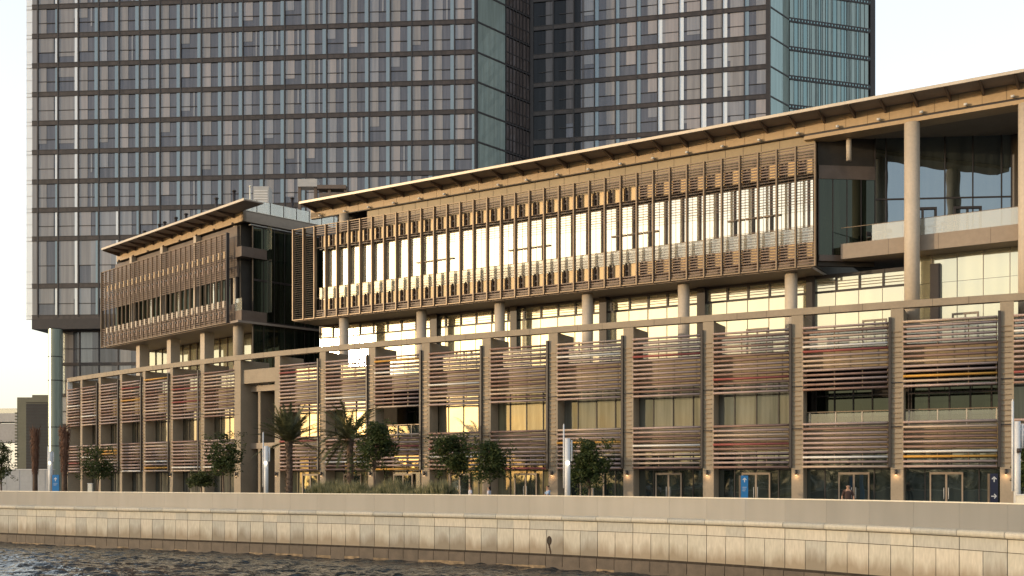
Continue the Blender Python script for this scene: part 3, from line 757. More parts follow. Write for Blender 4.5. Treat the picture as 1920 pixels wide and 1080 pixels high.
# open corner bay with balconies
for z0, z1 in ((16.15, 17.1), (21.9, 22.8)):
    mb = MB(); mb.box(FS, s1_ + .1, SLn - 0.1, -2.5, .1, z0, z1, M['bracket']); mb.build('corner_slab', sp)
mb = MB()
for k in range(2): mb.pane(FS, s1_ + .2 + k * 1.0, s1_ + 1.1 + k * 1.0, -2.6, 17.1, 21.9, M['g_podium'], .02); mb.pane(FS, s1_ + .2 + k * 1.0, s1_ + 1.1 + k, -2.6, 22.8, 24.9, M['g_box'], .02)
mb.build('corner_glazing', sp)
mb = MB(); mb.box(FS, s1_ + .15, SLn - .2, -.02, .02, 17.1, 18.2, M['g_rail']); mb.build('corner_balustrade', sp)
for px in (262, 320, 383, 447):
    uu = FS.U(px, -.8); m2 = MB()
    c = FS.P(uu, -.8, 0)
    if px == 447: m2.tube([(c[0], c[1], 10.25), (c[0], c[1], 25.0)], .47, M['column'], 28)
    else:
        m2.box(FS, uu - .4, uu + .4, -1.6, -.6, 10.25, 15.96, M['column']); m2.build('column', sp); m2 = MB()
        m2.box(FS, uu - .25, uu + .25, -.3, .2, 16.15, 25.0, M['column'])
    m2.build('column', sp)
u = FS.U(255, -4); ue = SLn - 1.2
mb = MB(); mb.box(FS, s0_ + 1, ue, -11, -4.2, 10.25, 15.96, M['void']); mb.build('terrace_core', sp)
while u < ue - .5:
    m2 = MB(); m2.pane(FS, u + .03, u + 1.45, -4.1, 10.3, 15.9, M['g_terrace'], .03); m2.box(FS, u - .03, u + .03, -4.2, -4.02, 10.25, 15.96, M['bracket']); m2.box(FS, u, u + 1.5, -4.15, -4.05, 12.7, 12.85, M['bracket']); m2.build('terrace_window', sp); u += 1.5
# dark glazed end wall
mb = MB(); mb.box(FSE, 1.2, 17, -.5, -.35, 10.25, 25.0, M['void']); u = 1.2
k = 0
while u < 16.5:
    for z0, z1 in ((10.3, 15.9), (16.3, 19.9), (20.1, 24.7)): mb.pane(FSE, u + .03, u + 1.07, -.32, z0, z1, M['g_dark'], .012)
    mb.box(FSE, u - .025, u + .025, -.35, -.27, 10.25, 25.0, M['dark']); u += 1.1
mb.box(FSE, 1.2, 17, -.34, -.26, 15.9, 16.3, M['dark']); mb.box(FSE, 1.2, 17, -.34, -.28, 19.9, 20.1, M['dark']); mb.box(FSE, .9, 17, -.5, -.2, 24.85, 24.95, M['greywall'])
mb.build('glazed_end_wall', sp)
# roof gear, things standing on the small pavilion's roof
def onroof(px, v): return FS.P(FS.U(px, v), v, 26.04)
vt = None
for px, h_, v, lab in ((271, 1.35, -.5, 'black roof vent post nearest the low left end of the roof'), (280, .95, -1.2, 'shorter black roof vent post beside the leftmost one'), (299, 1.5, -.5, 'third black roof vent post from the left'), (309, 1.7, -.8, 'fourth black roof vent post from the left, in the middle pair'), (330, 1.7, -.7, 'black roof vent post right of the middle pair'), (349, 1.8, -.9, 'tall black roof vent post at the middle of the roof edge'), (406, 2.3, -1.0, 'black roof vent post left of the roof corner'), (439, 2.4, -1.0, 'black roof vent post closest to the roof corner'), (548, 3.3, -12.0, 'black roof vent post behind the glass roof balustrade')):
    c = onroof(px, v) if px != 548 else (X_at(548, 104), 104, 26.04)
    t = thing('roof_vent', lab, 'vent', c, 'black vent posts on the small pavilion roof')
    m2 = MB(); m2.tube([c, (c[0], c[1], c[2] + h_)], .14, M['dark'], 10); m2.build('pipe', t)
    m2 = MB(); m2.tube([(c[0], c[1], c[2] + h_), (c[0], c[1], c[2] + h_ + .12)], [.22, .17], M['dark'], 10); m2.build('cowl', t)
c = (X_at(492, 104), 104, 26.04); t = thing('plant_box', 'pale grey louvred plant box on the small pavilion roof', 'equipment', c)
m2 = MB(); m2.box(WORLD, c[0] - .75, c[0] + .75, 103.4, 105, 26.04, 30.4, M['greywall']); m2.build('housing', t)
m2 = MB()
for k in range(15): m2.box(WORLD, c[0] - .65, c[0] + .65, 103.36, 103.398, 26.4 + k * .25, 26.5 + k * .25, M['white'])
m2.build('grille', t)
c = (X_at(469, 97.5), 97.5, 26.04); m2 = MB(); m2.tube([c, (c[0], c[1], 28.7)], .07, M['offwhite'], 8); m2.tube([(c[0], c[1], 28.7), (c[0], c[1], 28.85)], .1, M['offwhite'], 8)
tag(m2.build('roof_post', loc=c), 'slim pale post at the corner of the small pavilion roof', 'post')
# steel frame with ducts behind the long roof's left end
c = (X_at(600, 112), 112, 10.25); t = thing('rooftop_steel_frame', 'grey steel frame with ducts behind the left end of the long roof', 'equipment', c)
m2 = MB()
for px in (562, 592, 618, 648): 
    x = X_at(px, 112); m2.box(WORLD, x - .15, x + .15, 111.8, 112.2, 10.25, Z_at(342 + (px - 562) * .13, 112), M['bracket'])
m2.build('post', t)
m2 = MB(); m2.box(WORLD, X_at(560, 112), X_at(596, 112), 111.5, 113, Z_at(352, 112), Z_at(338, 112), M['greywall']); m2.box(WORLD, X_at(596, 112), X_at(650, 112), 111.5, 113, Z_at(356, 112), Z_at(349, 112), M['bracket']); m2.box(WORLD, X_at(600, 112), X_at(648, 112), 111.6, 112.8, Z_at(372, 112), Z_at(363, 112), M['bracket']); m2.build('duct', t)

# ------------------------------------------------------------------ towers
def tower_face(T, F, u0, nb, bw, zbs, band_h, pattern, count, mirror=False, transom=.42):
    """zbs: z of band centres from low to high. One window object per bay and storey, spandrel band per storey"""
    L1 = u0 + nb * bw
    extra = MB(); made = 0
    for j, (za, zb_) in enumerate(zip(zbs, zbs[1:])):
        m2 = MB(); m2.box(F, 0, L1, -.25, .03, za - band_h / 2, za + band_h / 2, M['t_band']); m2.box(F, 0, L1, .03, .07, za - band_h / 2 - .05, za - band_h / 2 + .06, M['t_frame']); m2.box(F, 0, L1, .03, .07, za + band_h / 2 - .06, za + band_h / 2 + .03, M['t_frame'])
        m2.build('spandrel_band', T)
    jobs = [(j, i) for j in range(len(zbs) - 1) for i in range(nb)]
    jobs.sort(key=lambda ji: (-ji[1] if not mirror else ji[1]) * .01 + abs(ji[0] - len(zbs) / 2))
    for j, i in jobs:
        z0 = zbs[j] + band_h / 2 + .03; z1 = zbs[j + 1] - band_h / 2 - .05; ua = u0 + i * bw; tgt = MB() if made < count else extra
        segs = pattern(i, j)
        if mirror: segs = segs[::-1]
        u = ua + .09; W = bw - .18; tot = sum(s[0] for s in segs)
        for wgt, mt in segs:
            w = W * wgt / tot; vv = -.12 if mt in ('t_grey', 't_black_refl') else (-.02 if mt in ('t_blue', 't_white') else -.06)
            if mt.startswith('t_blind') and br.random() < .22:      # blind part raised
                zr_ = z0 + (z1 - z0) * br.choice([.25, .42, .42, .6]); tgt.pane(F, u, u + w, vv, zr_, z1, M[mt], .004); tgt.pane(F, u, u + w, vv - .04, z0, zr_, M['t_grey'], .004)
            else: tgt.pane(F, u, u + w, vv, z0, z1, M[mt], .006)
            u += w
        zt_ = z0 + (z1 - z0) * transom; lst = [s for s in segs]
        off = .09 + (0 if not mirror else W * (segs[0][0] / tot)); wid = W * (1 - (segs[-1][0] if not mirror else segs[0][0]) / tot)
        tgt.box(F, ua + off, ua + off + wid, -.14, -.01, zt_ - .05, zt_ + .05, M['t_frame'])
        if made < count: tgt.build('window', T); made += 1
    if extra.f: extra.build('window', T, kind='stuff')
    mm = MB()
    for i in range(nb + 1): mm.box(F, u0 + i * bw - .09, u0 + i * bw + .09, -.2, .09, zbs[0], zbs[-1], M['t_frame'])
    mm.build('mullion', T)

TL = Frame((-69.2, 153.8), (-5.0, 148.7)); TLc = Frame((-5.0, 148.7), (2.6, 157.1))
tow = thing('left_tower', 'wide glass tower with dark floor bands rising behind the left half', 'building', (-37, 152, 0))
zl = [25.3, 29.83, 36.63, 40.75, 44.85, 49.1, 53.3, 57.45, 61.6, 65.85, 70.05, 74.25, 78.4]
br = random.Random(3)
def patL(i, j):
    b = br.choice(['t_blind1', 't_blind1', 't_blind2', 't_blind3'])
    if i in (0,): return [(1.1 if j % 2 else 2, 't_blind1'), (1.2 if j % 2 else .2, 't_grey'), (.3, 't_blue' if j % 2 else 't_white')]
    if i == 1: return [(2.3, 't_blind1'), (.15, 't_blind3'), (.45, 't_white')]
    if j < 3 and i < 6: return [(1.7, b), (.7, br.choice(['t_grey', 't_blind3'])), (.35, 't_blue' if i % 3 else 't_white')]
    r = br.random()
    if r < .22: return [(1.25, b), (.45, 't_grey'), (.25, 't_blind3'), (.35, 't_grey'), (.5, 't_blue')]
    return [(1.2 + br.uniform(-.08, .1), b), (1.1 + br.uniform(-.2, .1), 't_grey'), (.5, 't_blue')]
u0 = .85; nb = 21; bw = (TL.L - u0) / nb
tower_face(tow, TL, u0, nb, bw, zl, .62, patL, 100)
mb = MB()
mb.pane(TL, 0, u0 - .1, -.05, zl[0], zl[-1], M['t_blind1'])
mb.build('edge_glazing', tow)
mb = MB(); mb.box(TL, 0, TL.L, -30, -.3, 24.6, 90, M['void']); mb.box(TL, -.01, TL.L - .3, -30, .06, 23.6, 25.0, M['t_frame']); mb.prism([TL.P(TL.L, -.3, 0)[:2], TLc.P(.3, -.3, 0)[:2], TLc.P(TLc.L, -.3, 0)[:2], (-6, 176)], 20, 90, M['void']); mb.build('body', tow)
# bright glass fin at the far left edge
m2 = MB(); m2.box(TL, -1.02, -.02, -.35, -.3, 25.0, 90, M['t_fin']); fin = m2.build('side_fin', tow)
m2 = MB()
for z in zl: m2.box(TL, -1.02, -.02, -.295, -.27, z - .3, z - .22, M['bridge']); m2.box(TL, -1.02, -.02, -.295, -.27, z + .25, z + .31, M['bridge']); m2.box(TL, -1.02, -.02, -.295, -.27, z + 2.1, z + 2.15, M['bridge'])
m2.build('fin_rail', fin)
# chamfer: teal glass then brown lattice
uT = TLc.U(948)
for za, zb_ in zip(zl, zl[1:]):
    m2 = MB(); m2.pane(TLc, .35, uT - .05, -.03, za + .10, zb_ - .10, M['t_teal']); m2.build('corner_pane', tow)
    m3 = MB()
    for k in range(7):
        a = uT + .1 + k * (TLc.L - uT - .1) / 7; m3.pane(TLc, a + .06, a + (TLc.L - uT - .1) / 7 - .06, -.06, za + .25, zb_ - .25, M['t_lattice'], .01)
        m3.box(TLc, a - .06, a + .06, -.1, .05, za + .1, zb_ - .1, M['t_frame'])
    m3.box(TLc, uT, TLc.L, -.1, .02, za + 1.85, za + 1.97, M['t_frame'])
    m3.build('lattice_panel', tow)
mb = MB()
for z in zl: mb.box(TLc, 0, TLc.L, -.2, .04, z - .12, z + .12, M['t_frame'])
mb.box(TLc, 0, .35, -.2, .05, zl[0], zl[-1] + .1, M['t_frame']); mb.box(TL, TL.L - .25, TL.L + .02, -.2, .12, zl[0], zl[-1], M['t_frame'])
mb.build('corner_frame', tow)
# lower floors under the overhang
m2 = MB(); m2.box(TL, 3.2, TL.L, -4.5, -2.0, 0, 23.6, M['void']); m2.build('base_core', tow)
for j, (z0, z1) in enumerate(((18.9, 23.4), (14.4, 18.5), (10.0, 14.0), (5.5, 9.6), (0.2, 5.1))):
    m2 = MB()
    for i in range(8):
        a = 3.3 + i * 2.9; m2.pane(TL, a + .1, a + 1.9, -1.9, z0, z1, M[('t_blind1', 't_blind3', 't_grey')[(i + j) % 3]] if not (i == 0 and j > 1) else M['greywall'], .004); m2.pane(TL, a + 1.9, a + 2.8, -1.92, z0, z1, M['t_grey'], .004)
        m2.box(TL, a - .1, a + .1, -2, -1.8, z0, z1, M['t_frame'])
    m2.box(TL, 3.2, 27, -2, -1.75, z1, z1 + .45, M['t_band']); m2.box(TL, 3.2, 27, -1.95, -1.8, z0 + (z1 - z0) * .45, z0 + (z1 - z0) * .45 + .1, M['t_frame'])
    m2.build('lower_glazing', tow)
# round glazed corner
cx, cy = X_at(100, 152.5), 153.2
for j, (z0, z1) in enumerate(((19.6, 23.5), (16.2, 19.5), (9.5, 16.1), (6.8, 9.4), (.2, 6.7))):
    m2 = MB(); m2.tube([(cx, cy, z0), (cx, cy, z1)], .95, M['palegreen'], 24, cap=False); m2.tube([(cx, cy, z1), (cx, cy, z1 + .1)], 1.0, M['t_frame'], 24); m2.build('round_stair_glazing', tow)

TR = Frame((2.6, 157.5), (36.3, 150.0)); TRc = Frame((36.3, 150.0), (40.1, 154.2)); TRs = Frame((40.1, 154.2), (54.0, 158.4))
tr = thing('right_tower', 'glass tower with blue and pink window strips behind the long roof', 'building', (28, 155, 0))
zr = [43.0, 47.2, 51.35, 55.55, 59.75, 63.95, 68.1, 72.3, 76.5]
zr = [z + .35 for z in zr]
nbR = 11; bwR = (TR.L - 1.0) / nbR
def patR(i, j):  # leftmost bays get darker colours standing in for the reflected left tower
    b = br.choice(['t_blind1', 't_blind1', 't_blind2', 't_blind3'])
    if i < 2: return [(1.1, 't_blind_refl'), (1.1, 't_black_refl'), (.8, 't_black_refl')]
    if i == 2: return [(1.2, 't_blind3'), (.3, 't_blind_refl'), (.15, 't_grey'), (.8, 't_black_refl')]
    if i in (6, 7, 9): return [(1.7, b), (.4, br.choice(['t_blind3', 't_grey'])), (.55, 't_white')]
    if i == 8: return [(1.1, b), (1.0, 't_grey'), (.7, 't_white')]
    return [(1.2 + br.uniform(-.05, .15), b), (1.1 + br.uniform(-.2, .1), 't_grey'), (.5, 't_blue')]
tower_face(tr, TR, .5, nbR, bwR, zr, .62, patR, 88, mirror=True)
mb = MB(); mb.box(TR, .2, TR.L, -26, -.3, 0, 90, M['void']); mb.prism([TR.P(TR.L, -.3, 0)[:2], TRc.P(TRc.L, -.3, 0)[:2], TRs.P(TRs.L, -.3, 0)[:2], (52, 180), (36, 180)], 0, 90, M['void'])
mb.box(WORLD, 2.0, 3.2, 158.0, 166, 0, 90, M['void']); mb.box(TR, 0, .55, -.3, .1, 0, 90, M['t_frame']); mb.box(TR, TR.L - .5, TR.L, -.3, .1, 40, 90, M['t_frame']); mb.box(TR, 0, TR.L, -.3, .02, 0, 43.2, M['t_band']); mb.build('body', tr)
for za, zb_ in zip(zr, zr[1:]):
    m2 = MB(); m2.pane(TRc, .1, TRc.L - .1, -.03, za + .1, zb_ - .1, M['t_teal']); m2.build('corner_pane', tr)
    m3 = MB(); u = .1; b2 = random.Random(11)
    while u < TRs.L - 1.3:
        w = b2.choice([.25, .4, .55, .7]); mt = b2.choice(['t_teal', 't_teald', 't_teald', 't_teal'])
        if 2.6 < u < 3.8 or 9.4 < u < 10.4: mt = 't_teal'
        m3.pane(TRs, u, u + w - .05, -.06, za + .38, zb_ - .35, M[mt], .012); m3.box(TRs, u + w - .05, u + w, -.1, 0, za + .35, zb_ - .35, M['t_frame']); u += w
    m3.build('side_glazing', tr)
    m4 = MB(); m4.box(TRs, 0, TRs.L - .9, -.2, .02, za - .35, za + .35, M['t_frame'])
    for k in range(int(TRs.L / .5)): m4.box(TRs, k * .5, k * .5 + .2, .02, .045, za - .12, za + .12, M['t_teald'])
    m4.build('side_band', tr)
mb = MB()
for z in zr: mb.box(TRc, 0, TRc.L, -.2, .04, z - .1, z + .1, M['t_frame'])
mb.box(TRc, -.1, .08, -.2, .05, 40, 80, M['t_frame']); mb.box(TRs, TRs.L - .95, TRs.L - .1, -.6, .08, 40, 90, M['t_frame']); mb.build('corner_frame', tr)

# ------------------------------------------------------------------ far left: clad building, skyway, low wall
c = (X_at(58, 172), 172, 0); t = thing('olive_building', 'small olive clad building with dark grille left of the tower', 'building', c)
F = Frame((X_at(32, 172), 172), (X_at(96, 172), 172)); m2 = MB()
m2.box(F, 0, F.L, -12, 0, 0, Z_at(745, 172), M['olivewall']); m2.box(F, 2.2, F.L, -12, -.5, Z_at(745, 172), Z_at(740, 172), M['olivewall']); m2.build('wall', t)
m2 = MB(); m2.box(F, 1.5, F.L - .3, 0, .08, 3.5, Z_at(757, 172), M['darkpanel'])
for k in range(22): m2.box(F, 1.5, F.L - .3, .08, .12, 3.8 + k * .5, 3.9 + k * .5, M['dark'])
m2.build('grille', t)
m2 = MB()
for k in range(24): m2.box(F, -.35, 0, -.5, .05, 1 + k * .5, 1.25 + k * .5, M['olivewall'])
m2.build('louvre', t)
c = (X_at(-40, 190), 190, 0); t = thing('skyway', 'grey concrete footbridge at the far left', 'bridge', c); F = Frame((X_at(-300, 190), 190), (X_at(36, 186), 186)); m2 = MB()
m2.box(F, 0, F.L, -4, 0, Z_at(830, 188), Z_at(795, 188), M['bridge']); m2.box(F, 0, F.L, -4, .15, Z_at(792, 188), Z_at(776, 188), M['greywall']); m2.build('deck', t)
m2 = MB(); m2.box(F, 0, F.L, -.05, .0, Z_at(776, 188), Z_at(768, 188), M['g_rail']); m2.box(F, 0, F.L, -.08, .03, Z_at(768, 188), Z_at(767, 188), M['white']); m2.build('parapet', t)
m2 = MB()
for k in range(8): m2.box(F, 1 + k * 4.2, 1.2 + k * 4.2, -.1, -.02, Z_at(795, 188), Z_at(792, 188), M['dark'])
m2.build('joint', t)
for px in (-230, -120): 
    m2 = MB(); x = X_at(px, 190); m2.box(WORLD, x - .8, x + .8, 190, 192, 0, Z_at(830, 190), M['bridge']); m2.build('pillar', t)
c = (X_at(20, 140), 140, 0); m2 = MB(); m2.box(WORLD, X_at(-60, 140), X_at(99, 140), 140, 140.4, 0, Z_at(881, 140), M['greywall'])
for k in range(7): m2.box(WORLD, X_at(-60 + k * 24, 140), X_at(-60 + k * 24, 140) + .05, 139.98, 140, 0, Z_at(881, 140), M['bridge'])
m2.box(WORLD, X_at(-60, 140) - .1, X_at(99, 140) + .1, 139.9, 140.5, Z_at(881, 140), Z_at(879.5, 140), M['white'])
tag(m2.build('low_wall', loc=c), 'low pale grey wall in front of the olive building', 'wall')

# ------------------------------------------------------------------ vegetation
def leaf_cloud(mb, centre, rad, n, m, size, rnd, squash=1.0):
    k = mb.mi(m)
    for _ in range(n):
        while True:
            p = Vector((rnd.uniform(-1, 1), rnd.uniform(-1, 1), rnd.uniform(-1, 1)))
            if p.length < 1: break
        p = p * (p.length ** -.35) if p.length > .05 else p
        q = Vector(centre) + Vector((p.x * rad, p.y * rad, p.z * rad * squash))
        a = Vector((rnd.gauss(0, 1), rnd.gauss(0, 1), rnd.gauss(0, .6))).normalized(); b = a.cross(Vector((rnd.gauss(0, 1), rnd.gauss(0, 1), rnd.gauss(0, 1)))).normalized()
        s = size * rnd.uniform(.6, 1.3); i = len(mb.v)
        mb.v += [tuple(q - a * s), tuple(q + b * s * .45), tuple(q + a * s), tuple(q - b * s * .45)]
        mb.f.append((i, i + 1, i + 2, i + 3)); mb.m.append(k); mb.sm.append(False)

def broadleaf(name, label, px, d, ytop, ybot, wpx, seed, dense=1.0, group='small leafy trees along the promenade', leaf='leaf', low=False):
    rnd = random.Random(seed); x = X_at(px, d); zt_ = Z_at(ytop, d); zb_ = max(.35, Z_at(ybot, d)); W = wpx * d / FP / 2
    t = thing(name, label, 'tree', (x, d, 0), group)
    H = zt_ - zb_; m2 = MB(); zc = zb_ + H * .45
    lean = rnd.uniform(-.15, .15)
    m2.tube([(x, d, 0), (x + lean * .4, d, zb_ * .6), (x + lean, d + .05, zb_ + H * .1), (x + lean * 1.3, d, zc)], [.10, .08, .065, .03], M['bark'], 8)
    lobes = []
    for k in range(9 if not low else 11):
        an = rnd.uniform(0, 2 * pi); rr = W * rnd.uniform(.25, .72); zz = zb_ + H * rnd.uniform(.16, .84)
        fall = 1 - abs((zz - zb_) / H - .5) * .9
        lobes.append(((x + cos(an) * rr * fall, d + sin(an) * rr * fall, zz), W * rnd.uniform(.24, .52)))
    lobes.append(((x, d, zb_ + H * .5), W * .6)); lobes.append(((x, d, zt_ - W * .3), W * .34))
    for c, r in lobes:
        m2.tube([(x + lean, d, zb_ + H * .08), ((x + c[0]) / 2, (d + c[1]) / 2, c[2] - r * .5), c], [.04, .025, .01], M['bark'], 5)
    m2.build('trunk', t)
    m3 = MB()
    for c, r in lobes: leaf_cloud(m3, c, r, int(2600 * dense * (r / max(W, .1)) ** 2 * .5), M[leaf], .125, rnd, .85)
    for _ in range(110):
        an = rnd.uniform(0, 2 * pi); rr = W * rnd.uniform(.5, 1.2); leaf_cloud(m3, (x + cos(an) * rr, d + sin(an) * rr, zb_ + H * rnd.uniform(.0, 1.0)), W * .17, 14, M[leaf], .09, rnd)
    m3.build('crown', t)
    return t
broadleaf('broadleaf_tree', 'bushy green tree on a thin trunk in front of the big portal pier', 420, 84, 812, 893, 68, 1)
broadleaf('broadleaf_tree', 'wide loose dark green tree near the left end of the podium', 182, 100, 838, 898, 70, 2, .7)
broadleaf('broadleaf_tree', 'dark green tree just right of the second date palm', 703, 72, 788, 893, 86, 3)
broadleaf('broadleaf_tree', 'rounded dark tree, left one of the touching pair near mid podium', 847, 70, 814, 895, 84, 4)
broadleaf('broadleaf_tree', 'lower dark tree, right one of the touching pair near mid podium', 918, 68, 829, 902, 84, 5)
broadleaf('broadleaf_tree', 'tall bushy tree reaching the ground right of the white light pole', 1103, 62, 824, 925, 78, 6, 1.2, low=True)
broadleaf('broadleaf_tree', 'sapling with sparse foliage left of the portal tree', 378, 86, 884, 912, 46, 7, .35, leaf='leaf2')
broadleaf('broadleaf_tree', 'dark tree cut by the left edge of the picture', 3, 105, 828, 908, 50, 8, .8)
broadleaf('broadleaf_tree', 'green tree cut by the right edge behind the light pole', 1935, 50, 815, 922, 60, 9, .8)

def date_palm(label, px, d, ytop, ycrown, rpx, seed, droop):
    rnd = random.Random(seed); x = X_at(px, d); zc = Z_at(ycrown, d); Rr = rpx * d / FP; zt_ = Z_at(ytop, d)
    t = thing('date_palm', label, 'palm tree', (x, d, 0), 'date palms with spread fronds')
    m2 = MB(); npt = 26; P_ = []; rad = []
    for k in range(npt):
        f = k / (npt - 1); P_.append((x + .08 * sin(f * 3), d, zc * f)); rad.append((.25 - .04 * f) * (1.12 if k % 2 else .95) + (.10 * max(0, f - .8) / .2))
    m2.tube(P_, rad, M['palmbark'], 12, smooth=False)
    for k in range(120):
        f = rnd.uniform(.05, 1); an = rnd.uniform(0, 2 * pi); r = .25; c = Vector((x + cos(an) * r, d + sin(an) * r, zc * f)); o = Vector((cos(an) * .09, sin(an) * .09, .13)); s = Vector((-sin(an), cos(an), 0)) * .07
        m2.face([tuple(c - s), tuple(c + s), tuple(c + s * .5 + o), tuple(c - s * .5 + o)], M['palmbark'])
    m2.build('trunk', t)
    m3 = MB()
    for k in range(52):
        an = k * 2.39996 + rnd.uniform(-.2, .2); el = radians(rnd.uniform(-8, 84)) if k % 2 else radians(rnd.uniform(28, 84)); Lf = Rr * rnd.uniform(1.25, 1.7)
        el = el - droop * .3
        pts_ = []; p = Vector((x, d, zc - .1)); dr = Vector((cos(an) * cos(el), sin(an) * cos(el), sin(el))); n = 10
        for q in range(n + 1):
            pts_.append(p.copy()); p = p + dr * (Lf / n); dr = (dr + Vector((0, 0, -.055 - droop * .09 * q / n * 1.6))).normalized()
        m3.tube([tuple(q) for q in pts_], [.03 - .0025 * q for q in range(n + 1)], M['palm'], 4, cap=False)
        for q in range(1, n * 5):
            f = q / (n * 5); i0 = min(n - 1, int(f * n)); fr = f * n - i0; c = pts_[i0].lerp(pts_[i0 + 1], fr); tg = (pts_[i0 + 1] - pts_[i0]).normalized()
            side = tg.cross(Vector((0, 0, 1)));
            if side.length < .05: side = Vector((1, 0, 0))
            side.normalize(); ll = .42 * sin(pi * min(1, f * .85 + .12)) + .06
            for sg in (-1, 1):
                v = (side * sg + tg * .9 + Vector((0, 0, rnd.uniform(-.35, .25)))).normalized() * ll; w = tg * .042
                m3.face([tuple(c - w), tuple(c + w), tuple(c + v)], M['palm'])
    m3.build('crown', t)
date_palm('date palm with upswept fronds beside the dark portal', 541, 80, 742, 828, 50, 21, .25)
date_palm('date palm with drooping fronds above the ornamental grass', 655, 76, 765, 822, 60, 22, 1.0)

def tied_palm(label, px, d, ytop, seed):
    rnd = random.Random(seed); x = X_at(px, d); zt_ = Z_at(ytop, d); t = thing('wrapped_palm', label, 'palm tree', (x, d, 0), 'young palms with tied up brown fronds')
    m2 = MB(); m2.tube([(x, d, 0), (x, d, zt_ * .35), (x, d, zt_ * .6)], [.28, .25, .3], M['palmbark'], 12); m2.build('trunk', t)
    m3 = MB()
    for k in range(700):
        an = rnd.uniform(0, 2 * pi); z = zt_ * rnd.uniform(.35, .98); f = (z / zt_ - .35) / .6; r = .26 + .42 * f * rnd.uniform(.3, 1); c = Vector((x + cos(an) * r * .8, d + sin(an) * r * .8, z))
        Lr = rnd.uniform(.5, 1.2); up = 1 if rnd.random() < .35 else -1
        v = Vector((cos(an) * .22, sin(an) * .22, .5 * Lr * up)); s = Vector((-sin(an), cos(an), 0)) * .05
        m3.face([tuple(c - s), tuple(c + s), tuple(c + v)], M['deadfrond'])
    m3.tube([(x, d, zt_ * .33), (x, d, zt_ * .55), (x, d, zt_ * .85), (x, d, zt_ * .97)], [.24, .30, .33, .12], M['deadfrond'], 10, smooth=False)
    m3.build('tied_fronds', t)
tied_palm('brown palm with tied fronds in front of the olive building', 66, 118, 800, 31)
tied_palm('brown palm with tied fronds at the left end of the louvred podium', 121, 104, 797, 32)

# planters and ornamental grass
def planter(px0, px1, d0, d1, h, lab, name='planter'):
    a = (X_at(px0, d0), d0); b = (X_at(px1, d1), d1); F = Frame(a, b); m2 = MB(); L = F.L
    t = thing('planter', lab, 'planter', F.P(L / 2, -.9, 0), 'pale stone planters on the promenade')
    m2.box(F, 0, L, -.12, 0, 0, h, M['offwhite']); m2.box(F, 0, L, -1.9, -1.78, 0, h, M['offwhite']); m2.box(F, 0, .12, -1.78, -.12, 0, h, M['offwhite']); m2.box(F, L - .12, L, -1.78, -.12, 0, h, M['offwhite']); m2.build('wall', t)
    m2 = MB(); m2.box(F, .12, L - .12, -1.78, -.12, .05, h - .06, M['bark']); m2.build('soil', t)
    return F
F = planter(568, 842, 70.5, 65.0, .55, 'long pale planter with tall ornamental grass under the second palm')
def grassbed(F, u0, u1, v0, v1, n, h0, h1, z0, seed, lab):
    rnd = random.Random(seed); m2 = MB()
    for _ in range(n):
        u = rnd.uniform(u0, u1); v = rnd.uniform(v0, v1); hh = rnd.uniform(h0, h1) * (.7 + .5 * noise.noise(Vector((u * .6, v, 3.3))) + .2); c = Vector(F.P(u, v, z0)); an = rnd.uniform(0, 2 * pi); ln = rnd.uniform(.05, .45) * hh
        e = c + Vector((cos(an) * ln, sin(an) * ln, hh)); mid = c.lerp(e, .55) + Vector((0, 0, hh * .12)); s = Vector((cos(an + 1.57), sin(an + 1.57), 0)) * .016
        m2.face([tuple(c - s), tuple(c + s), tuple(mid + s), tuple(mid - s)], M['grass'] if rnd.random() < .6 else M['leaf2']); m2.face([tuple(mid - s), tuple(mid + s), tuple(e)], M['grass'])
    o = m2.build('ornamental_grass', kind='stuff'); o['label'] = lab; o['category'] = 'grass'; return o
grassbed(F, .2, F.L - .4, -1.7, -.2, 9500, .9, 1.55, .45, 41, 'feathery ornamental grass in the long planter')
F2 = planter(310, 428, 79, 76, .5, 'shorter pale planter with low grass below the portal tree')
grassbed(F2, .2, F2.L - .2, -1.7, -.2, 900, .35, .6, .45, 42, 'low grass in the shorter planter')
F3 = Frame((X_at(955, 65), 65), (X_at(1060, 62.5), 62.5)); grassbed(F3, 0, F3.L, -1, 0, 600, .7, 1.25, 0, 43, 'thin pale grass left of the white pole')
F6 = planter(1180, 1300, 59.5, 57.5, .62, 'pale planter behind the parapet between the bushy tree and the blue totem')
grassbed(F6, .2, F6.L - .2, -1.7, -.2, 700, .25, .42, .55, 44, 'low ground cover in the planter right of the bushy tree')
F4 = planter(1072, 1128, 61, 60.5, .62, 'short pale planter at the foot of the bushy tree by the white pole')
c = (X_at(1912, 41.8), 41.8, 0); m2 = MB()
F5 = Frame((X_at(1906, 41.9), 41.9), (X_at(1990, 41.3), 41.3)); m2.box(F5, 0, F5.L, -.6, 0, 0, 1.38, M['offwhite'])
m2.box(F5, -.03, F5.L + .03, -.63, .03, 1.38, 1.43, M['white']); tag(m2.build('white_box', loc=c), 'white boxy kiosk top cut by the right edge', 'kiosk')

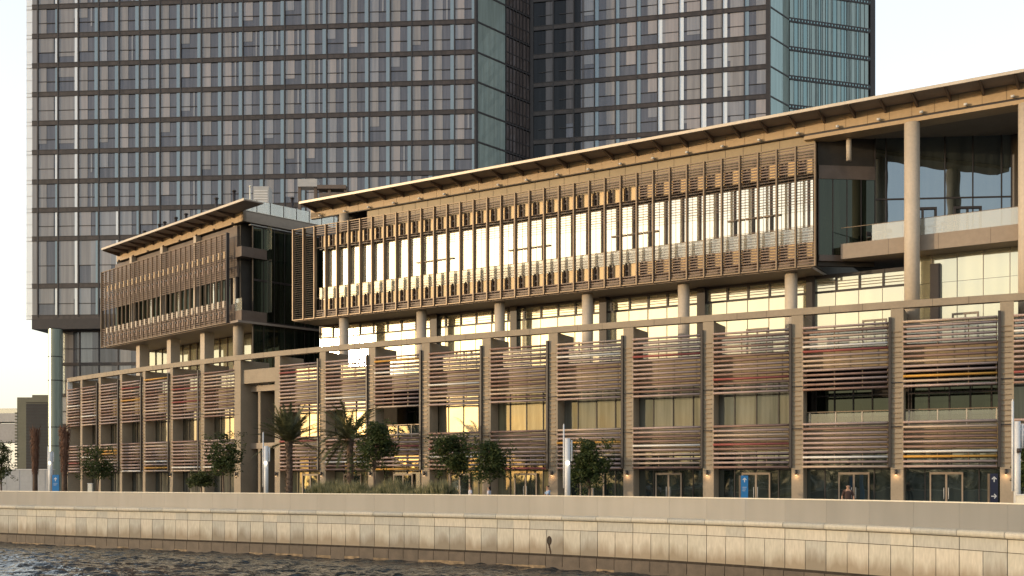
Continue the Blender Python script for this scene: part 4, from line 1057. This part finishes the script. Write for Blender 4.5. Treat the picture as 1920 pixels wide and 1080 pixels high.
# ------------------------------------------------------------------ light poles, signs, bollard
def pole(px, d, ytop, ythick, rad, label):
    x = X_at(px, d); t = thing('light_pole', label, 'light pole', (x, d, 0), 'white light poles on the promenade')
    zt_ = Z_at(ythick, d); m2 = MB(); m2.tube([(x, d, 0), (x, d, zt_)], rad, M['pole'], 14); m2.build('shaft', t)
    m2 = MB(); xm = x - rad - .05; m2.tube([(xm, d, zt_ * .35), (xm, d, Z_at(ytop, d))], .045, M['pole'], 8); m2.tube([(xm, d, Z_at(ytop, d)), (xm, d, Z_at(ytop, d) + .08)], [.045, .01], M['pole'], 8); m2.build('mast', t)
    m2 = MB(); zl_ = Z_at(868 if px < 1800 else 845, d)
    m2.tube([(x + rad + .07, d - .03, zl_ + .1), (x + rad + .07, d - .03, zt_ - .1)], .05, M['pole'], 8); m2.box(WORLD, x + rad * .5, x + rad + .08, d - .04, d + .04, zt_ - .35, zt_ - .27, M['pole']); m2.build('lamp_arm', t)
    m2 = MB(); m2.tube([(x, d - rad - .04, zl_ - .09), (x, d - rad - .04, zl_ + .09)], .09, M['lampglow'] if px < 1800 else M['dark'], 12); m2.build('lamp', t)
pole(499, 71.5, 812, 836, .15, 'white light pole with lit lamp in front of the dark portal')
pole(1064, 60.0, 797, 822, .16, 'white light pole with lit lamp left of the bushy tree')
pole(1907, 43.5, 752, 790, .13, 'nearest white light pole at the right edge')
pole(95, 98, 838, 846, .2, 'farthest white light pole beside the left blue sign')

def arrow(mb, F, uc, v, zc, s, rot, m):
    c, sn = cos(rot), sin(rot)
    def P(a, b): return F.P(uc + (a * c - b * sn) * s, v, zc + (a * sn + b * c) * s)
    for poly in ([(-.09, -.5), (.09, -.5), (.09, .3), (-.09, .3)], [(0, .5), (-.45, .06), (-.32, -.06), (0, .27)], [(0, .5), (0, .27), (.32, -.06), (.45, .06)]):
        mb.face([P(*q) for q in poly], m)
def totem(px, d, w, h, matn, arrows, label):
    x = X_at(px, d); t = thing('wayfinding_totem', label, 'sign', (x, d, 0), 'wayfinding totems along the promenade')
    F = Frame((x - w / 2, d), (x + w / 2, d)); m2 = MB(); m2.box(F, 0, w, -.12, 0, .03, h, M[matn]); m2.build('panel', t)
    m2 = MB(); m2.box(F, -.08, -.005, -.10, -.02, 0, h, M['bronze']); m2.build('post', t)
    m2 = MB()
    for z, s, r in arrows: arrow(m2, F, w / 2, .004, z, s, r, M['white'])
    for k in range(3): m2.box(F, w * .2, w * (.8 - .1 * k), 0, .004, arrows[0][0] - .38 - k * .09, arrows[0][0] - .36 - k * .09, M['white']) if matn == 'blue' else None
    m2.build('arrow', t)
totem(1396, 54, .36, 2.2, 'blue', [(1.98, .24, 0)], 'bright blue wayfinding totem with one white up arrow by a glass door')
totem(1864, 50, .36, 2.28, 'navy', [(2.02, .27, 0), (1.22, .27, -pi / 2)], 'dark navy wayfinding totem with up arrow and right arrow')
totem(104, 97, .62, 2.4, 'blue', [(2.0, .36, 0)], 'far blue wayfinding totem beside the leftmost light pole')
c = (X_at(169.5, 86.5), 86.5, 0); m2 = MB(); m2.box(WORLD, c[0] - .16, c[0] + .16, 86.35, 86.65, 0, 1.62, M['offwhite']); m2.box(WORLD, c[0] - .18, c[0] + .18, 86.33, 86.67, 1.62, 1.68, M['white'])
tag(m2.build('bollard', loc=c), 'square cream bollard below the loose dark tree', 'bollard')
# delivery table seen behind right shop window
# ------------------------------------------------------------------ people
def skinned(name, nodes, edges, mat, parent, loc, root=0, sub=2):
    me = bpy.data.meshes.new(name); me.from_pydata([n[0] for n in nodes], edges, []); ob = bpy.data.objects.new(name, me); COL.objects.link(ob)
    md = ob.modifiers.new('skin', 'SKIN'); md.use_smooth_shade = True
    sv = me.skin_vertices[0].data
    for i, n in enumerate(nodes):
        r = n[1]; sv[i].radius = r if isinstance(r, tuple) else (r, r); sv[i].use_root = (i == root)
    s2 = ob.modifiers.new('sub', 'SUBSURF'); s2.levels = sub; s2.render_levels = sub
    dg = bpy.context.evaluated_depsgraph_get(); dg.update(); m3 = bpy.data.meshes.new_from_object(ob.evaluated_get(dg)); m3.name = name
    bpy.data.objects.remove(ob); m3.materials.clear(); m3.materials.append(mat)
    for p in m3.polygons: p.use_smooth = True
    o = bpy.data.objects.new(name, m3); COL.objects.link(o); o.parent = parent; return o
def person(label, px, d, H, face, shirt, long_hair=False, pose='stand', bare=False):
    """face: heading in radians (0 looks along +x); H body height"""
    x = X_at(px, d); t = thing('person', label, 'person', (x, d, 0)); t.rotation_euler = (0, 0, face)
    k = H / 1.75
    def V(a, b, c): return (a * k, b * k, c * k)     # +x forward, y left
    walk = pose == 'walk'; push = pose == 'push'
    fl, fr = (.22, -.2) if walk else (.03, -.02)
    la = [(.06, .2, 1.42), (.0 if not push else .14, .25, 1.16), (.1 if not push else .40, .24, .98 if not push else 1.05)]
    ra = [(.06, -.2, 1.42), (-.06 if not push else .12, -.25, 1.16), (.02 if not push else .40, -.24, .93 if not push else 1.03)]
    hd = (.02 if not push else .05)
    body = [(V(0, 0, .95), (.13, .15)), (V(0, 0, 1.12), (.10, .13)), (V(.01, 0, 1.32), (.11, .16)), (V(0, 0, 1.46), (.07, .09)), (V(hd, 0, 1.53), .052), (V(hd + .015, 0, 1.60), (.075, .068)), (V(hd + .01, 0, 1.69), (.088, .073)),
            (V(0, .16, 1.42), .055), (V(*la[1]), .042), (V(*la[2]), .03), (V(0, -.16, 1.42), .055), (V(*ra[1]), .042), (V(*ra[2]), .03),
            (V(0, .09, .88), .085), (V(fl * .5 + .03, .1, .48), .058), (V(fl, .1, .09), .038), (V(fl + .15, .1, .04), .035),
            (V(0, -.09, .88), .085), (V(fr * .4 + .03, -.1, .48), .058), (V(fr, -.1, .09), .038), (V(fr + .15, -.1, .04), .035)]
    ed = [(0, 1), (1, 2), (2, 3), (3, 4), (4, 5), (5, 6), (3, 7), (7, 8), (8, 9), (3, 10), (10, 11), (11, 12), (0, 13), (13, 14), (14, 15), (15, 16), (0, 17), (17, 18), (18, 19), (19, 20)]
    n = len(body)
    for (arm, sgn, hi) in ((la, 1, 9), (ra, -1, 12)):
        h = Vector(V(*arm[2])); e = Vector(V(*arm[1])); dv = (h - e).normalized(); lat = Vector((1, 0, 0)) if abs(dv.x) < .7 else Vector((0, 0, 1))
        palm_ = h + dv * .055 * k; body.append((tuple(palm_), (.026, .018))); pi_ = len(body) - 1; ed.append((hi, pi_))
        for q, ln in enumerate((.065, .075, .07, .055)):
            b = palm_ + lat * (q - 1.5) * .019 * k; f1 = b + dv * ln * .6 * k; f2 = f1 + (dv * ln * .5 + Vector((0, -sgn * .02, 0))) * k
            body.append((tuple(f1), .009)); ed.append((pi_, len(body) - 1)); body.append((tuple(f2), .008)); ed.append((len(body) - 2, len(body) - 1))
        th = h + dv * .03 * k + lat * .035 * k; body.append((tuple(th), .01)); ed.append((hi, len(body) - 1)); body.append((tuple(th + dv * .035 * k), .009)); ed.append((len(body) - 2, len(body) - 1))
    skinned('body', body, ed, M['skin'], t, None)
    sh = [(V(0, 0, .90), (.145, .175)), (V(0, 0, 1.12), (.125, .155)), (V(.01, 0, 1.32), (.13, .18)), (V(0, 0, 1.455), (.085, .11)), (V(0, .165, 1.42), .075), (V(la[1][0] * .9, .235, 1.2), .062), (V(0, -.165, 1.42), .075), (V(ra[1][0] * .9, -.235, 1.2), .062)]
    skinned('shirt', sh, [(0, 1), (1, 2), (2, 3), (3, 4), (4, 5), (3, 6), (6, 7)], shirt, t, None)
    tr_ = [(V(0, 0, .96), (.14, .165)), (V(0, .095, .86), .10), (V(fl * .5 + .03, .1, .48), .075), (V(fl, .1, .10), .06), (V(0, -.095, .86), .10), (V(fr * .4 + .03, -.1, .48), .075), (V(fr, -.1, .10), .06)]
    skinned('trousers', tr_, [(0, 1), (1, 2), (2, 3), (0, 4), (4, 5), (5, 6)], M['trousers'], t, None)
    if not bare:
        hr = [(V(hd - .015, 0, 1.715), (.125, .118)), (V(hd - .05, 0, 1.62), (.10, .105))]
        if long_hair: hr += [(V(hd - .085, 0, 1.52), (.05, .07)), (V(hd - .10, 0, 1.42), (.03, .05))]
        skinned('hair', hr, [(i, i + 1) for i in range(len(hr) - 1)], M['hair'], t, None)
    else:
        hr = [(V(hd - .035, 0, 1.69), (.082, .082)), (V(hd - .05, 0, 1.62), (.055, .07))]; skinned('hair', hr, [(0, 1)], M['rust'], t, None)
    fm = MB()
    for s in (-1, 1):
        fm.box(WORLD, (hd + .085) * k, (hd + .10) * k, (s * .03 - .010) * k, (s * .03 + .010) * k, 1.645 * k, 1.66 * k, M['hair'])
        fm.box(WORLD, (hd - .01) * k, (hd + .025) * k, (s * .075 - .008) * k, (s * .075 + .008) * k, 1.61 * k, 1.67 * k, M['skin'])
    fm.box(WORLD, (hd + .085) * k, (hd + .115) * k, -.011 * k, .011 * k, 1.60 * k, 1.645 * k, M['skin']); fm.box(WORLD, (hd + .08) * k, (hd + .093) * k, -.024 * k, .024 * k, 1.57 * k, 1.578 * k, M['rust'])
    me = bpy.data.meshes.new('face'); me.from_pydata(fm.v, [], fm.f); [me.materials.append(m) for m in fm.mats]; me.polygons.foreach_set('material_index', fm.m)
    o = bpy.data.objects.new('face', me); COL.objects.link(o); o.parent = t
    return t
person('person in a white shirt walking left in front of the podium doors', 882, 64.0, 1.66, radians(195), M['shirt_white'], pose='walk')
person('person with long dark hair and white top walking behind the first walker', 917, 63.6, 1.62, radians(170), M['shirt_white'], True, 'walk')
person('person in a pale blue top leaning on the parapet left of the light pole', 1028, 60.8, 1.68, radians(200), M['shirt_blue'], pose='push')
person('person in a dark short sleeved shirt standing behind the parapet at right', 1590, 49.0, 1.80, radians(262), M['shirt_maroon'], bare=True)

# ------------------------------------------------------------------ far shore across the water (seen in the glass)
rnd = random.Random(77); m2 = MB()
for k in range(120):
    an = radians(100 + k * 1.35); rr = 230 + 25 * sin(k * .7); hx, hy = -sin(an - pi / 2 * 0) * 1.0, cos(an)
    x, y = rr * cos(radians(150) + k * radians(1.1)), rr * sin(radians(150) + k * radians(1.1))
    H = (5 if k < 52 else 11) + 5 * abs(noise.noise(Vector((k * .23, 0, 0)))) * 2 + rnd.uniform(0, 4)
    leaf_cloud(m2, (x, y, H * .45 - 2.5), H * .62, 260, M['shore'], 1.1, rnd, 1.0)
o = m2.build('far_treeline', kind='stuff'); o['label'] = 'dark band of trees on the far shore mirrored in the podium glass'; o['category'] = 'trees'
m2 = MB(); pts_ = []
for k in range(61):
    a = radians(140 + k * 2.6); pts_.append((a,))
for k in range(60):
    a0, a1 = radians(140 + k * 2.6), radians(140 + (k + 1) * 2.6)
    m2.prism([(215 * cos(a0), 215 * sin(a0)), (215 * cos(a1), 215 * sin(a1)), (1500 * cos(a1), 1500 * sin(a1)), (1500 * cos(a0), 1500 * sin(a0))], -4, -1.6, M['pave'])
m2.build('far_shore', kind='structure')

# ------------------------------------------------------------------ light, sky, camera
sd = Vector((-.961, -.314, .1165)).normalized()
el = math.asin(sd.z); az = atan2(sd.x, sd.y)
w = bpy.data.worlds.new('World'); sc.world = w; w.use_nodes = True; nt = w.node_tree; nt.nodes.clear()
sky = nt.nodes.new('ShaderNodeTexSky'); sky.sky_type = 'NISHITA'; sky.sun_disc = False; sky.sun_elevation = el; sky.sun_rotation = az
sky.air_density = 1.0; sky.dust_density = 1.5; sky.ozone_density = 1.0
bg = nt.nodes.new('ShaderNodeBackground'); bg.inputs[1].default_value = .15
# pale haze gradient added to the sky, brightest low down, top lifted as fill
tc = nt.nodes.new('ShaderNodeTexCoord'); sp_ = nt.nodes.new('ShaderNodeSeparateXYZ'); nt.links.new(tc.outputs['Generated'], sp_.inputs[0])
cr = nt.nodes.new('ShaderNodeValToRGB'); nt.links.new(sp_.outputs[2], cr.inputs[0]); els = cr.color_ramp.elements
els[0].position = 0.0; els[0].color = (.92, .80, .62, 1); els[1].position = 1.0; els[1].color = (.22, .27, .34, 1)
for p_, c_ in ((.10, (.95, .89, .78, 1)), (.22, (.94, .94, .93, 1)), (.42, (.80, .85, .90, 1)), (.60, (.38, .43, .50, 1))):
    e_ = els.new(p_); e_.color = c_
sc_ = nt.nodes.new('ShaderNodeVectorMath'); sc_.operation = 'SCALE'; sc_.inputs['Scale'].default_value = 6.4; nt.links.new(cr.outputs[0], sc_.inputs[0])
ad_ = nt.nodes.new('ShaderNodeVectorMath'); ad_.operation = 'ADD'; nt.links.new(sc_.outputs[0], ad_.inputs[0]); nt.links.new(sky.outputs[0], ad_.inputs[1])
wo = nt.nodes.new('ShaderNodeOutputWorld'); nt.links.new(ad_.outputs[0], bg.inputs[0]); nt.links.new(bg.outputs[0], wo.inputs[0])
l = bpy.data.lights.new('sun', 'SUN'); l.energy = 2.4; l.angle = radians(.5); l.color = (1, .77, .50)
lo = bpy.data.objects.new('sun', l); COL.objects.link(lo); lo.rotation_euler = sd.to_track_quat('Z', 'Y').to_euler(); lo.location = (-100, -30, 60)

cam = bpy.data.cameras.new('camera'); co = bpy.data.objects.new('camera', cam); COL.objects.link(co)
co.location = (0, 0, EYE); co.rotation_euler = (radians(90), 0, 0); cam.sensor_width = 36; cam.lens = 36 * FP / 1920
cam.shift_y = (HZ - 540) / 1920; cam.clip_start = .5; cam.clip_end = 6000
sc.camera = co
vs = sc.view_settings; vs.view_transform = 'Standard'; vs.look = 'None'; vs.gamma = 1; vs.use_curve_mapping = False; vs.exposure = 0
